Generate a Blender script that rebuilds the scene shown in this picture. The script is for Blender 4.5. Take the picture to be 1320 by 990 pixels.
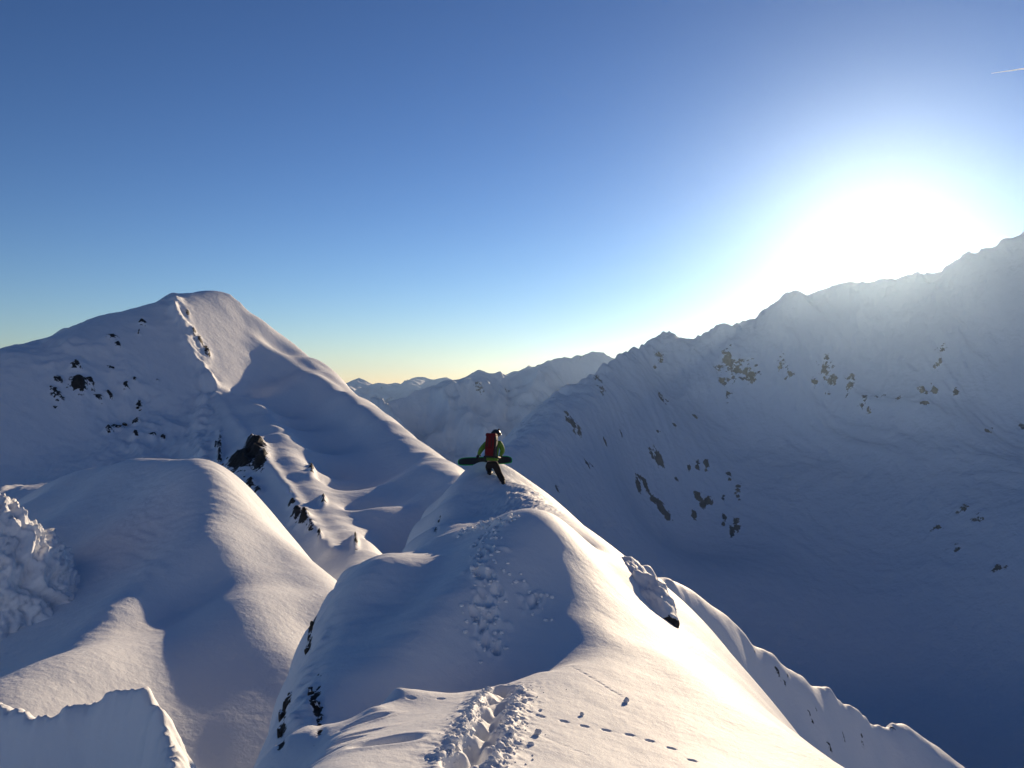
import bpy, bmesh, math, random
import numpy as np
from mathutils import Vector, Matrix

random.seed(7)
rng = np.random.default_rng(7)
scene = bpy.context.scene
for ob in list(bpy.data.objects):
    bpy.data.objects.remove(ob)

# ------------------------------------------------------------------ camera
F = 1080.0                                  # focal length in photograph pixels (1320 wide)
cam_data = bpy.data.cameras.new('camera')
cam_data.sensor_width = 36.0
cam_data.lens = 36.0 * F / 1320.0
cam_data.clip_start = 0.1
cam_data.clip_end = 120000.0
cam = bpy.data.objects.new('camera', cam_data)
cam.location = (0, 0, 0)                    # eye level is the origin, +Y is the view direction
cam.rotation_euler = (math.radians(90), 0, 0)
scene.collection.objects.link(cam)
scene.camera = cam

# ------------------------------------------------------------------ sky and sun
SUN_AZ = math.degrees(math.atan2(478.0, F))               # to the right of the view direction
SUN_EL = 10.0
world = bpy.data.worlds.new('World')
scene.world = world
world.use_nodes = True
wn = world.node_tree.nodes
wn.clear()
w_out = wn.new('ShaderNodeOutputWorld')
w_bg = wn.new('ShaderNodeBackground')
w_sky = wn.new('ShaderNodeTexSky')
w_sky.sky_type = 'NISHITA'
w_sky.sun_disc = False
w_sky.sun_elevation = math.radians(SUN_EL)
w_sky.sun_rotation = math.radians(SUN_AZ)
w_sky.altitude = 1500
w_sky.air_density = 1.0
w_sky.dust_density = 0.1
w_sky.ozone_density = 3.0
w_bg.inputs['Strength'].default_value = 0.05
w_gam = wn.new('ShaderNodeGamma')
w_gam.inputs['Gamma'].default_value = 1.42          # the clear, dry, high-mountain sky: deeper towards the zenith
world.node_tree.links.new(w_sky.outputs[0], w_gam.inputs['Color'])
w_mul = wn.new('ShaderNodeVectorMath'); w_mul.operation = 'MULTIPLY'
w_mul.inputs[1].default_value = (1.03, 0.87, 0.89)
world.node_tree.links.new(w_gam.outputs[0], w_mul.inputs[0])
world.node_tree.links.new(w_mul.outputs[0], w_bg.inputs['Color'])
world.node_tree.links.new(w_bg.outputs[0], w_out.inputs['Surface'])

ce, se = math.cos(math.radians(SUN_EL)), math.sin(math.radians(SUN_EL))
SX, SY = math.sin(math.radians(SUN_AZ)), math.cos(math.radians(SUN_AZ))
SUN_DIR = Vector((SX * ce, SY * ce, se))
TAN_EL = math.tan(math.radians(SUN_EL))
sun_data = bpy.data.lights.new('sun', 'SUN')
sun_data.energy = 5.0
sun_data.angle = math.radians(0.53)
sun_data.color = (1.0, 0.78, 0.53)
sun = bpy.data.objects.new('sun', sun_data)
sun.rotation_euler = (-SUN_DIR).to_track_quat('-Z', 'Y').to_euler()
scene.collection.objects.link(sun)

scene.view_settings.view_transform = 'Standard'
scene.view_settings.look = 'None'
scene.view_settings.exposure = 0.32
scene.view_settings.gamma = 1.0
scene.cycles.use_denoising = True
scene.cycles.max_bounces = 6
scene.cycles.diffuse_bounces = 3
scene.cycles.volume_bounces = 0
scene.cycles.use_adaptive_sampling = True
scene.cycles.adaptive_threshold = 0.02

# ------------------------------------------------------------------ helpers
def at(u, v, d):
    """The place seen at pixel (u, v) of the photograph, d metres ahead of the camera."""
    return ((u - 660.0) / F * d, d, (495.0 - v) / F * d)

def _hash(ix, iy, seed):
    h = (ix.astype(np.int64) * 374761393 + iy.astype(np.int64) * 668265263 + seed * 1442695041) & 0xFFFFFFFF
    h = ((h ^ (h >> 13)) * 1274126177) & 0xFFFFFFFF
    return (h ^ (h >> 16)) & 0xFFFFFFFF

def perlin(x, y, seed=0):
    x = np.asarray(x, float); y = np.asarray(y, float)
    ix = np.floor(x); iy = np.floor(y)
    fx = x - ix; fy = y - iy
    sx = fx * fx * fx * (fx * (fx * 6 - 15) + 10)
    sy = fy * fy * fy * (fy * (fy * 6 - 15) + 10)
    def g(ox, oy):
        a = _hash(ix + ox, iy + oy, seed) * (2 * math.pi / 4294967296.0)
        return np.cos(a) * (fx - ox) + np.sin(a) * (fy - oy)
    a = g(0, 0) + sx * (g(1, 0) - g(0, 0))
    b = g(0, 1) + sx * (g(1, 1) - g(0, 1))
    return (a + sy * (b - a)) * 1.5

def fbm(x, y, octaves=4, seed=0, gain=0.5):
    t = 0; a = 1.0
    for o in range(octaves):
        t = t + a * perlin(x * 2 ** o + 17.3 * o, y * 2 ** o - 9.1 * o, seed + o)
        a *= gain
    return t

def ridged(x, y, octaves=5, seed=0, gain=0.5):
    t = 0; a = 1.0
    for o in range(octaves):
        t = t + a * (1 - 2 * np.abs(perlin(x * 2 ** o + 5.7 * o, y * 2 ** o + 3.3 * o, seed + o)))
        a *= gain
    return t

def sstep(a, b, x):
    t = np.clip((x - a) / (b - a), 0, 1)
    return t * t * (3 - 2 * t)

def polyline_dist(P, x, y):
    """distance to a plan polyline and the share of its length at the nearest place."""
    best = np.full(np.shape(x), 1e18); bt = np.zeros(np.shape(x))
    seg = np.hypot(*(P[1:] - P[:-1]).T); tot = seg.sum(); acc = 0.0
    for a, b, l in zip(P[:-1], P[1:], seg):
        t = np.clip(((x - a[0]) * (b[0] - a[0]) + (y - a[1]) * (b[1] - a[1])) / (l * l), 0, 1)
        d = np.hypot(x - a[0] - t * (b[0] - a[0]), y - a[1] - t * (b[1] - a[1]))
        m = d < best
        best[m] = d[m]; bt[m] = (acc + t[m] * l) / tot
        acc += l
    return best, bt

class Surface:
    """A height field z(x, y) fitted through surveyed points, crest lines and slopes (multiquadric least squares)."""
    def __init__(self, scale, lam=1e-4, dc=0.5):
        self.s = scale; self.lam = lam; self.dc = dc; self.swells = []
        self.V = []; self.D = []; self.extra = []
    def pt(self, x, y, z, w=1.0, c=1.0):
        self.V.append((x, y, z, w, c))
    def pts(self, lst, w=1.0, c=1.0):
        for p in lst: self.pt(*p, w=w, c=c)
    def line(self, lst, step=None, w=1.0, c=1.0):
        """lst: 3D points, resampled about every `step`."""
        P = np.array(lst, float)
        for a, b in zip(P[:-1], P[1:]):
            n = max(1, int(round(np.linalg.norm((b - a)[:2]) / step))) if step else 1
            for k in range(n): self.pt(*(a + (b - a) * k / n), w=w, c=c)
        self.pt(*P[-1], w=w, c=c)
    def px(self, lst, **k):
        self.pts([at(*p) for p in lst], **k)
    def pxline(self, lst, **k):
        self.line([at(*p) for p in lst], **k)
    def contour(self, lst, step=None, w=1.0, c=1.0, back=0.0, drop=0.0, side=1, far=0.0):
        """a smooth brow: the ground there runs along the line of sight, and falls away beyond (side: 1 right, -1 left, 0 behind)."""
        P = [at(*p) for p in lst]
        self.line(P, step=step, w=w, c=c)
        for i, p in enumerate(P):
            r = math.hypot(p[0], p[1])
            d = (p[0] / r, p[1] / r)
            self.D.append((p[0], p[1], d[0], d[1], p[2] / r, 0.6 * w))
            if back:
                a, b = P[max(i - 1, 0)], P[min(i + 1, len(P) - 1)]
                tx, ty = b[0] - a[0], b[1] - a[1]
                l = math.hypot(tx, ty)
                n = (ty / l, -tx / l)
                if (n[1] if side == 0 else n[0] * side) < 0: n = (-n[0], -n[1])
                self.pt(p[0] + n[0] * back, p[1] + n[1] * back, p[2] - drop, w=0.5 * w, c=c)
                if far: self.pt(p[0] + n[0] * back * 3, p[1] + n[1] * back * 3, p[2] - far, w=0.5 * w, c=c)
    def crest(self, lst, step=None, w=1.0, c=0.1, back=0.0, drop=0.0, side=1):
        """a sharp edge with the ground falling away on the far side."""
        P = [at(*p) for p in lst]
        self.line(P, step=step, w=w, c=c)
        for i, p in enumerate(P):
            a, b = P[max(i - 1, 0)], P[min(i + 1, len(P) - 1)]
            tx, ty = b[0] - a[0], b[1] - a[1]
            l = math.hypot(tx, ty)
            n = (ty / l, -tx / l)
            if (n[1] if side == 0 else n[0] * side) < 0: n = (-n[0], -n[1])
            self.pt(p[0] + n[0] * back, p[1] + n[1] * back, p[2] - drop, w=0.5 * w, c=c)
    def slope(self, x, y, g, w=0.5):
        """g: rise per metre towards the sun; below TAN_EL the snow there is lit."""
        self.D.append((x, y, SX, SY, g, w))
    def _phi(self, x, y):
        dx = (x[:, None] - self.cx[None]) / self.s
        dy = (y[:, None] - self.cy[None]) / self.s
        return dx, dy, np.sqrt(dx * dx + dy * dy + self.cc[None] ** 2)
    def solve(self):
        V = np.array(self.V); D = np.array(self.D) if self.D else np.zeros((0, 6))
        self.cx = np.concatenate([V[:, 0], D[:, 0]]); self.cy = np.concatenate([V[:, 1], D[:, 1]])
        self.cc = np.concatenate([V[:, 4], np.full(len(D), self.dc)])
        self.x0, self.y0 = V[:, 0].mean(), V[:, 1].mean()
        _, _, ph = self._phi(V[:, 0], V[:, 1])
        A1 = np.hstack([ph, np.ones((len(V), 1)), ((V[:, 0] - self.x0) / self.s)[:, None], ((V[:, 1] - self.y0) / self.s)[:, None]])
        rows = [A1 * V[:, 3:4]]; rhs = [V[:, 2] * V[:, 3]]
        if len(D):
            dx, dy, ph = self._phi(D[:, 0], D[:, 1])
            A2 = (dx * D[:, 2:3] + dy * D[:, 3:4]) / ph
            A2 = np.hstack([A2, np.zeros((len(D), 1)), D[:, 2:3], D[:, 3:4]])
            wd = D[:, 5:6] * 1.0
            rows.append(A2 * wd); rhs.append(D[:, 4] * self.s * wd[:, 0])
        A = np.vstack(rows); b = np.concatenate(rhs)
        n = A.shape[1]
        R = np.eye(n) * self.lam; R[-3:] *= 1e-3
        M = A.T @ A + R; 
        self.w = np.linalg.solve(M, A.T @ b)
        self.w = self.w.astype(np.float64)
    def __call__(self, x, y):
        sh = np.shape(x)
        x = np.ravel(x).astype(float); y = np.ravel(y).astype(float)
        out = np.empty(len(x))
        n = len(self.cx)
        w32 = self.w[:n].astype(np.float64)
        for i in range(0, len(x), 20000):
            xs, ys = x[i:i + 20000], y[i:i + 20000]
            _, _, ph = self._phi(xs, ys)
            out[i:i + 20000] = ph @ w32 + self.w[n] + self.w[n + 1] * (xs - self.x0) / self.s + self.w[n + 2] * (ys - self.y0) / self.s
        for P, h, w in self.swells:
            d, t = polyline_dist(P, x, y)
            out = out + np.interp(t, np.linspace(0, 1, len(h)), h) * np.exp(-(d / np.interp(t, np.linspace(0, 1, len(w)), w)) ** 2)
        return out.reshape(sh)
    def swell(self, lst, h, w):
        """a long low rib of snow along a line: heights h and half-widths w from its start to its end."""
        self.swells.append((np.array([at(*p)[:2] for p in lst]), np.array(h, float), np.array(w, float)))
    def hit(self, u, v, d0, d1, n=500):
        """first place on the surface met by the sight line through (u, v) between d0 and d1."""
        d = np.geomspace(d0, d1, n)
        z = self((u - 660.0) / F * d, d); r = (495.0 - v) / F * d
        k = np.nonzero(z >= r)[0]
        if len(k) == 0 or k[0] == 0: return None
        i = k[0]
        t = (r[i - 1] - z[i - 1]) / ((r[i - 1] - z[i - 1]) + (z[i] - r[i]) + 1e-12)
        dd = d[i - 1] + t * (d[i] - d[i - 1])
        return at(u, v, dd)
    def shade(self, lst, g, d0, d1, w=0.5):
        """queue slopes at sighted places: resolved against the surface fitted so far."""
        for u, v in lst: self.extra.append((u, v, g, d0, d1, w))
    def face(self, poly, g, d0, d1, step=14, w=0.4):
        """all of a sighted face (a polygon in the photograph) has the slope g."""
        P = np.array(poly, float)
        us, vs = np.meshgrid(np.arange(P[:, 0].min() + step / 2, P[:, 0].max(), step), np.arange(P[:, 1].min() + step / 2, P[:, 1].max(), step))
        us = us + (np.arange(us.shape[0]) % 2)[:, None] * step / 2
        for u, v in zip(us.ravel(), vs.ravel()):
            c = False; j = len(P) - 1
            for i in range(len(P)):
                if (P[i, 1] > v) != (P[j, 1] > v) and u < (P[j, 0] - P[i, 0]) * (v - P[i, 1]) / (P[j, 1] - P[i, 1]) + P[i, 0]: c = not c
                j = i
            if c: self.extra.append((u, v, g, d0, d1, w))
    def refine(self, box, times=2, n=14):
        """box: x0, x1, y0, y1. A plain fit steadies the rest: weak inside, firmer along the border."""
        base = list(self.D)
        self.D = []
        V = np.array(self.V)
        keep = list(self.V)
        self.V = [(a[0], a[1], a[2], a[3], 0.05) for a in keep]
        lam, self.lam = self.lam, 0.02
        self.solve()
        self.V, self.lam = keep, lam
        gx, gy = np.meshgrid(np.linspace(box[0], box[1], n), np.linspace(box[2], box[3], n))
        gz = np.clip(self(gx, gy), V[:, 2].min(), V[:, 2].max())
        for i in range(n):
            for j in range(n):
                near_d = np.min(np.hypot(V[:, 0] - gx[i, j], V[:, 1] - gy[i, j])) / self.s
                rim = i in (0, n - 1) or j in (0, n - 1)
                if rim or near_d > 2.2:
                    self.pt(gx[i, j], gy[i, j], gz[i, j], w=0.5 if rim else 0.12)
        self.D = base
        self.solve()
        for _ in range(times):
            D = list(base)
            for u, v, g, d0, d1, w in self.extra:
                p = self.hit(u, v, d0, d1)
                if p: D.append((p[0], p[1], SX, SY, g, w))
            self.D = D
            self.solve()

def axis(*segs):
    """axis((start, stop, step), ...) joined without repeats."""
    out = []
    for a, b, s in segs:
        n = max(1, int(round((b - a) / s)))
        out.append(np.linspace(a, b, n, endpoint=False))
    out.append(np.array([segs[-1][1]]))
    return np.concatenate(out)

def grid_mesh(name, X, Y, Z, attrs=None, smooth=True):
    """X, Y, Z: 2-D arrays (rows along y)."""
    ny, nx = Z.shape
    co = np.stack([X, Y, Z], -1).reshape(-1, 3).astype(np.float32)
    i = np.arange(nx * ny).reshape(ny, nx)
    q = np.stack([i[:-1, :-1], i[:-1, 1:], i[1:, 1:], i[1:, :-1]], -1).reshape(-1).astype(np.int32)
    nf = len(q) // 4
    me = bpy.data.meshes.new(name)
    me.vertices.add(len(co)); me.vertices.foreach_set('co', co.ravel())
    me.loops.add(len(q)); me.loops.foreach_set('vertex_index', q)
    me.polygons.add(nf)
    me.polygons.foreach_set('loop_start', np.arange(0, len(q), 4, dtype=np.int32))
    me.polygons.foreach_set('loop_total', np.full(nf, 4, dtype=np.int32))
    me.update(calc_edges=True)
    me.polygons.foreach_set('use_smooth', np.full(nf, smooth))
    for k, a in (attrs or {}).items():
        at_ = me.attributes.new(k, 'FLOAT', 'POINT')
        at_.data.foreach_set('value', np.ravel(a).astype(np.float32))
    return me

def link(name, me, mat=None, parent=None, loc=None):
    o = bpy.data.objects.new(name, me)
    scene.collection.objects.link(o)
    if mat is not None: me.materials.append(mat)
    if parent is not None: o.parent = parent
    if loc is not None: o.location = loc
    return o

def tag(o, label=None, cat=None, group=None, kind=None):
    if label: o['label'] = label
    if cat: o['category'] = cat
    if group: o['group'] = group
    if kind: o['kind'] = kind
    return o

# ------------------------------------------------------------------ materials
def node_mat(name):
    m = bpy.data.materials.new(name); m.use_nodes = True
    nt = m.node_tree
    return m, nt, nt.nodes['Principled BSDF']

def snow_material(name, bumps, rock_scale=1.0, rock_a=(0.055, 0.05, 0.045), rock_b=(0.02, 0.019, 0.018), snow=(0.85, 0.86, 0.875)):
    """white snow; where the mesh attribute `rock` is high, bare dark rock. bumps: (scale, distance) fine relief."""
    m, nt, b = node_mat(name)
    N, L = nt.nodes, nt.links
    tc = N.new('ShaderNodeNewGeometry')
    b.inputs['Roughness'].default_value = 0.65
    b.inputs['Specular IOR Level'].default_value = 0.15
    att = N.new('ShaderNodeAttribute'); att.attribute_name = 'rock'
    nz = N.new('ShaderNodeTexNoise'); nz.inputs['Scale'].default_value = 1.1 / rock_scale
    nz.inputs['Detail'].default_value = 5; nz.inputs['Roughness'].default_value = 0.65
    L.new(tc.outputs['Position'], nz.inputs['Vector'])
    rc = N.new('ShaderNodeValToRGB')
    rc.color_ramp.elements[0].position = 0.3; rc.color_ramp.elements[0].color = (*rock_b, 1)
    rc.color_ramp.elements[1].position = 0.7; rc.color_ramp.elements[1].color = (*rock_a, 1)
    L.new(nz.outputs['Fac'], rc.inputs['Fac'])
    # rock edge broken up by the noise
    ad = N.new('ShaderNodeMath'); ad.operation = 'ADD'
    sb = N.new('ShaderNodeMath'); sb.operation = 'MULTIPLY_ADD'; sb.inputs[1].default_value = 2.2; sb.inputs[2].default_value = -1.1
    L.new(nz.outputs['Fac'], sb.inputs[0])
    L.new(att.outputs['Fac'], ad.inputs[0]); L.new(sb.outputs[0], ad.inputs[1])
    mr = N.new('ShaderNodeMapRange'); mr.inputs['From Min'].default_value = 0.42; mr.inputs['From Max'].default_value = 0.52
    L.new(ad.outputs[0], mr.inputs['Value'])
    gate = N.new('ShaderNodeMath'); gate.operation = 'GREATER_THAN'; gate.inputs[1].default_value = 0.02
    L.new(att.outputs['Fac'], gate.inputs[0])
    mg = N.new('ShaderNodeMath'); mg.operation = 'MULTIPLY'
    L.new(mr.outputs[0], mg.inputs[0]); L.new(gate.outputs[0], mg.inputs[1])
    mx = N.new('ShaderNodeMix'); mx.data_type = 'RGBA'
    mx.inputs['A'].default_value = (*snow, 1)
    L.new(mg.outputs[0], mx.inputs['Factor']); L.new(rc.outputs[0], mx.inputs['B'])
    L.new(mx.outputs['Result'], b.inputs['Base Color'])
    prev = None
    for sc, dist, det in bumps:
        n2 = N.new('ShaderNodeTexNoise'); n2.inputs['Scale'].default_value = sc
        n2.inputs['Detail'].default_value = det; n2.inputs['Roughness'].default_value = 0.6
        L.new(tc.outputs['Position'], n2.inputs['Vector'])
        bp = N.new('ShaderNodeBump'); bp.inputs['Strength'].default_value = 1.0; bp.inputs['Distance'].default_value = dist
        L.new(n2.outputs['Fac'], bp.inputs['Height'])
        if prev: L.new(prev.outputs[0], bp.inputs['Normal'])
        prev = bp
    if prev: L.new(prev.outputs[0], b.inputs['Normal'])
    return m
LIT2, LIT, GRAZE, SHADE, SHADE2 = -0.16, -0.02, 0.12, 0.30, 0.42

# ------------------------------------------------------------------ the ridge we stand on
near = Surface(1.0, lam=5e-4, dc=1.0)
near.pts([(0, 0, -1.65), (0, 2, -1.95), (0, 4, -2.4), (2.5, 1, -2.6), (-2, 1, -2.2), (-2.2, 4, -3.0), (3, 4, -3.4), (4.5, 6.5, -4.6)])
near.px([(405, 985, 6.6), (480, 988, 6.4), (620, 988, 6.6), (760, 988, 6.9), (900, 988, 7.4), (1000, 988, 8.1)])
# right brow of the whole ridge
near.contour([(1085, 988, 9.2), (1046, 965, 10.0), (1011, 940, 10.8), (958, 901, 12), (908, 861, 13), (862, 815, 14.0), (831, 782, 14.8), (795, 745, 15.8), (768, 706, 17.2), (746, 679, 18.6), (729, 662, 20), (705, 648, 21.6), (686, 631, 22.7), (669, 618, 23.5), (655, 600, 24.5)], back=1.4, drop=1.0, far=3.8)
near.px([(626, 589.5, 24.0), (633, 591.5, 24.1), (641, 595.5, 24.3)], w=2)
near.pts([(-1.0, 25.1, -2.9), (-0.5, 25.3, -3.0)])
# crest of the dome
near.contour([(430, 760, 14.3), (470, 740, 14.8), (520, 712, 15.4)], c=0.3, back=1.0, drop=0.8, side=0)
near.pxline([(520, 712, 15.4), (560, 694, 15.9), (600, 680, 16.2), (640, 669, 16.4), (672, 661, 16.5), (700, 657, 16.7), (716, 667, 16.9), (735, 685, 17.1), (752, 705, 17.3)], step=0.5, c=0.12)
near.px([(545, 712, 17.6), (590, 692, 18.2), (630, 682, 18.4), (670, 672, 18.6), (700, 668, 18.8)])
# mound behind it
near.contour([(553, 700, 18.8), (558, 680, 20), (568, 652, 21.8), (580, 628, 22.9), (596, 609, 23.5), (606, 601, 23.7), (614, 594, 23.85), (620, 590.5, 23.95)], w=3.0, c=0.3, back=0.9, drop=1.0, side=-1, far=4.2)
near.px([(600, 668, 20.3), (640, 662, 20.6), (630, 640, 21.8), (620, 622, 22.8), (640, 612, 23.6), (622, 604, 23.55), (668, 650, 20.8), (590, 650, 21.4)])
near.pts([(-0.6, 28, -3.6), (-1.5, 32, -5.2), (-2, 40, -7.5), (0.8, 28, -4.5), (-3.5, 28, -6.5), (3, 30, -8), (-8, 34, -20), (-12, 36, -26), (-14, 42, -28), (-9, 45, -22), (-4, 36, -12.5), (8, 40, -17), (-5, 48, -15)])
# face of the dome
near.px([(600, 880, 11.2), (600, 840, 11.9), (600, 800, 12.7), (600, 760, 13.5), (600, 720, 14.6), (600, 694, 15.6),
         (700, 850, 11.2), (700, 800, 12.2), (700, 750, 13.2), (700, 700, 14.8), (695, 672, 16.1),
         (510, 860, 11.0), (500, 800, 12.5), (500, 760, 13.4), (450, 800, 12.8), (440, 880, 10.8), (760, 800, 12.4)], w=0.2)
# lip of the lit lobe and the hollow behind it
near.pxline([(510, 887, 9.1), (535, 890, 9.25), (560, 892, 9.35), (600, 893, 9.5), (628, 890, 9.65), (655, 881, 9.85), (690, 868, 10.1), (720, 861, 10.5)], step=0.25, c=0.06)
near.px([(515, 905, 10.1), (560, 905, 10.3), (610, 903, 10.5), (660, 893, 10.7), (700, 873, 10.9)])
near.pxline([(510, 887, 9.1), (492, 905, 8.75), (470, 925, 8.3), (440, 945, 7.8), (405, 985, 7.0)], step=0.25, c=0.06)
near.px([(480, 925, 9.3), (450, 940, 8.8), (415, 955, 8.3), (395, 985, 7.6), (365, 985, 8.3)])
near.px([(560, 940, 7.9), (620, 940, 8.0), (700, 930, 8.3), (800, 930, 8.8), (900, 930, 9.7), (800, 880, 10.4), (860, 860, 11.9), (960, 960, 9.2)], w=0.2)
# left wall of the dome
near.contour([(424, 768, 14.0), (414, 785, 13.6), (400, 820, 12.8), (392, 855, 11.9), (376, 890, 10.9), (364, 930, 9.9), (362, 978, 8.9)], w=4.0, c=0.15, back=0.6, drop=1.3, side=-1, far=4.2)
near.px([(400, 920, 10.0), (380, 960, 9.2), (420, 860, 11.6)])
near.pts([(-4.3, 9, -7.6), (-4.5, 13, -9.8), (-3.65, 14.7, -6.6), (-4.3, 14.8, -10), (-3.9, 16.4, -8), (-5.2, 15.5, -12), (-6.5, 16.5, -14), (-4.6, 18.2, -10), (-3.6, 18, -7), (-3.2, 20, -6.8), (-2.9, 22.3, -5.6), (-2.5, 24.2, -5.2), (-4.4, 23, -8.5), (-3.4, 26, -7), (-9, 9, -15), (-9, 20, -16), (-14, 12, -19), (-14, 25, -21), (-4, 5, -6), (-8, 2, -11),
          (7, 8, -7.4), (7, 14, -9.5), (7, 22, -11), (11, 12, -12), (12, 22, -16), (18, 12, -19), (18, 30, -24), (7, 3, -7)])
D0, D1 = 5.0, 27.0
near.face([(525, 902), (560, 905), (620, 905), (660, 895), (700, 880), (740, 860), (768, 820), (764, 770), (752, 725), (800, 775), (850, 828), (900, 873), (960, 922), (1030, 975), (420, 985), (450, 950), (490, 918)], -0.14, D0, D1, 22, 0.7)
near.face([(440, 768), (480, 748), (530, 720), (600, 692), (690, 668), (720, 690), (732, 730), (740, 780), (732, 820), (700, 850), (660, 868), (620, 878), (520, 876), (480, 900), (420, 940), (380, 960), (368, 930), (392, 870), (414, 810)], SHADE, D0, D1, 22)
near.face([(562, 690), (572, 655), (590, 625), (620, 608), (640, 605), (648, 620), (660, 640), (685, 650), (640, 660), (600, 672)], SHADE, 17.5, 27, 12)
near.face([(655, 605), (670, 625), (700, 650), (725, 665), (736, 678), (720, 664), (690, 650), (668, 640)], -0.12, 17.5, 27, 8)
near.refine((-14, 18, -3, 48))

# ------------------------------------------------------------------ spur on the left
spur = Surface(4.0, lam=5e-4, dc=1.0)
spur.contour([(-90, 720, 84), (-30, 680, 83), (30, 640, 82), (55, 626, 81), (100, 605, 79), (150, 592, 77), (190, 587, 75), (235, 586, 72), (262, 592, 69)], back=5, drop=2.5, side=0)
spur.contour([(285, 610, 69), (330, 655, 66), (375, 695, 62.5), (410, 725, 59.5), (432, 750, 57), (450, 775, 54)], back=3.0, drop=3, far=9)
for u, col in [(240, [(600, 70), (640, 66), (680, 61.5), (720, 57), (760, 52.8), (800, 48.6), (840, 44.6), (880, 41.2), (920, 38.2), (960, 35.6)]),
               (300, [(660, 64.5), (700, 60.5), (740, 56), (780, 51.6), (820, 47.6), (860, 44.2), (900, 41.2), (940, 38.4), (980, 36)]),
               (180, [(610, 74), (650, 68), (690, 62.5), (730, 56)]), (120, [(620, 77), (660, 70), (700, 64.5), (740, 59), (780, 53.5)]),
               (60, [(650, 77), (700, 69), (750, 62.5), (800, 56), (840, 50)]), (0, [(690, 76), (740, 68), (800, 60), (860, 50)]), (360, [(850, 45.5), (900, 42.2), (950, 39.2)])]:
    spur.px([(u, v, d) for v, d in col], w=0.3)
spur.pxline([(205, 740, 52.5), (185, 752, 51), (140, 790, 47.5), (100, 830, 44.3), (60, 860, 42), (0, 890, 39.5), (-60, 915, 37)], step=2.0, c=0.3)
spur.px([(180, 850, 41.5), (120, 900, 37.5), (200, 950, 34.5), (60, 900, 38.5), (230, 980, 34.3), (400, 800, 49)], w=0.1)
spur.pts([(-6, 40, -18), (-4, 55, -24), (-3, 75, -32), (-14, 88, -32), (-22, 86, -26), (-30, 92, -28), (-45, 90, -20), (-60, 92, -24), (-60, 60, -24), (-50, 40, -22), (-34, 26, -20), (-12, 24, -20), (-20, 20, -21)])
S0, S1 = 24, 95
spur.face([(-90, 730), (-20, 680), (50, 638), (110, 611), (190, 596), (236, 597), (250, 640), (256, 690), (240, 740), (205, 742), (185, 745), (130, 790), (95, 820), (60, 850), (0, 880), (-60, 900)], 0.36, S0, S1, 18)
spur.face([(250, 690), (266, 700), (290, 760), (228, 760), (238, 740)], 0.27, S0, S1, 14, 0.9)
spur.face([(228, 760), (290, 760), (332, 830), (236, 830)], 0.215, S0, S1, 14, 0.9)
spur.face([(236, 830), (332, 830), (378, 890), (236, 890)], 0.185, S0, S1, 14, 0.9)
spur.face([(236, 890), (378, 890), (400, 930), (402, 990), (240, 990)], 0.165, S0, S1, 16, 0.9)
spur.face([(268, 612), (290, 640), (330, 680), (375, 715), (425, 755), (400, 800), (385, 850), (350, 825), (315, 760), (290, 700), (275, 660)], -0.18, S0, S1, 14)
spur.face([(185, 760), (203, 790), (214, 840), (208, 890), (214, 940), (220, 970), (200, 940), (180, 900), (110, 905), (50, 930), (10, 905), (60, 868), (100, 838), (140, 800)], -0.13, S0, S1, 14)
spur.refine((-62, -4, 22, 92))

# ------------------------------------------------------------------ the peak on the left
peak = Surface(20.0, lam=4e-4, dc=0.4)
peak.crest([(-400, 560, 200), (-200, 520, 230), (-60, 487, 246), (0, 473, 250), (20, 465, 253), (60, 442, 262), (85, 432, 268), (130, 411, 275), (170, 409, 282), (185, 399, 288), (205, 388, 293), (222, 377, 298), (235, 382, 300), (250, 377, 306), (275, 375, 308), (297, 378, 309), (310, 390, 309)], step=4, c=0.03, back=30, drop=16, side=0)
peak.contour([(310, 390, 309), (335, 405, 312), (370, 432, 318), (400, 455, 312), (430, 482, 297), (460, 510, 277), (500, 540, 248), (530, 562, 220), (560, 585, 190), (590, 606, 158), (608, 640, 128), (620, 690, 100)], step=8, c=0.2, back=10, drop=13)
ARETE = [(226, 387, 280), (222, 398, 272), (232, 415, 268), (245, 430, 266), (243, 445, 261), (255, 468, 257), (270, 487, 254)]
ARETE2 = [(270, 487, 254), (266, 510, 247), (262, 530, 240), (256, 555, 228), (255, 575, 218), (257, 592, 208), (264, 625, 190)]
peak.pxline(ARETE + ARETE2[1:], step=5, c=0.06)
peak.px([(150, 500, 225), (100, 470, 245), (60, 500, 226), (50, 560, 192), (150, 570, 190), (230, 560, 212), (200, 600, 180), (80, 600, 168), (30, 620, 152), (200, 450, 255), (180, 540, 210)], w=0.1)
# lit face under the summit, a plane falling to the right
peak.px([(240, 394, 280), (270, 393, 291), (295, 393, 300), (250, 425, 270), (300, 450, 277), (310, 490, 266), (290, 490, 259), (300, 420, 290), (270, 440, 270)], w=0.3, c=0.5)
GULLY = [(318, 425, 294), (322, 440, 290), (326, 460, 282), (325, 480, 275), (322, 520, 258)]
peak.pxline(GULLY, step=5, c=0.1)
RIB = [(270, 487, 254), (288, 520, 238), (317, 558, 208), (341, 583, 185), (344, 600, 173), (369, 628, 152), (384, 651, 138), (402, 676, 122), (412, 694, 112), (425, 715, 101)]
peak.pxline(RIB, step=5, c=0.06)
peak.pxline([(300, 503, 245), (336, 520, 235), (351, 540, 219), (371, 580, 188), (402, 616, 159), (417, 641, 144), (440, 680, 120), (470, 715, 100)], step=5, c=0.1)
peak.contour([(336, 520, 240), (349, 537, 227), (381, 565, 203), (397, 598, 180), (409, 618, 164), (442, 654, 138), (467, 686, 115), (497, 727, 91), (515, 760, 78)], step=5, c=0.1, back=4, drop=6.5)
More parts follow.
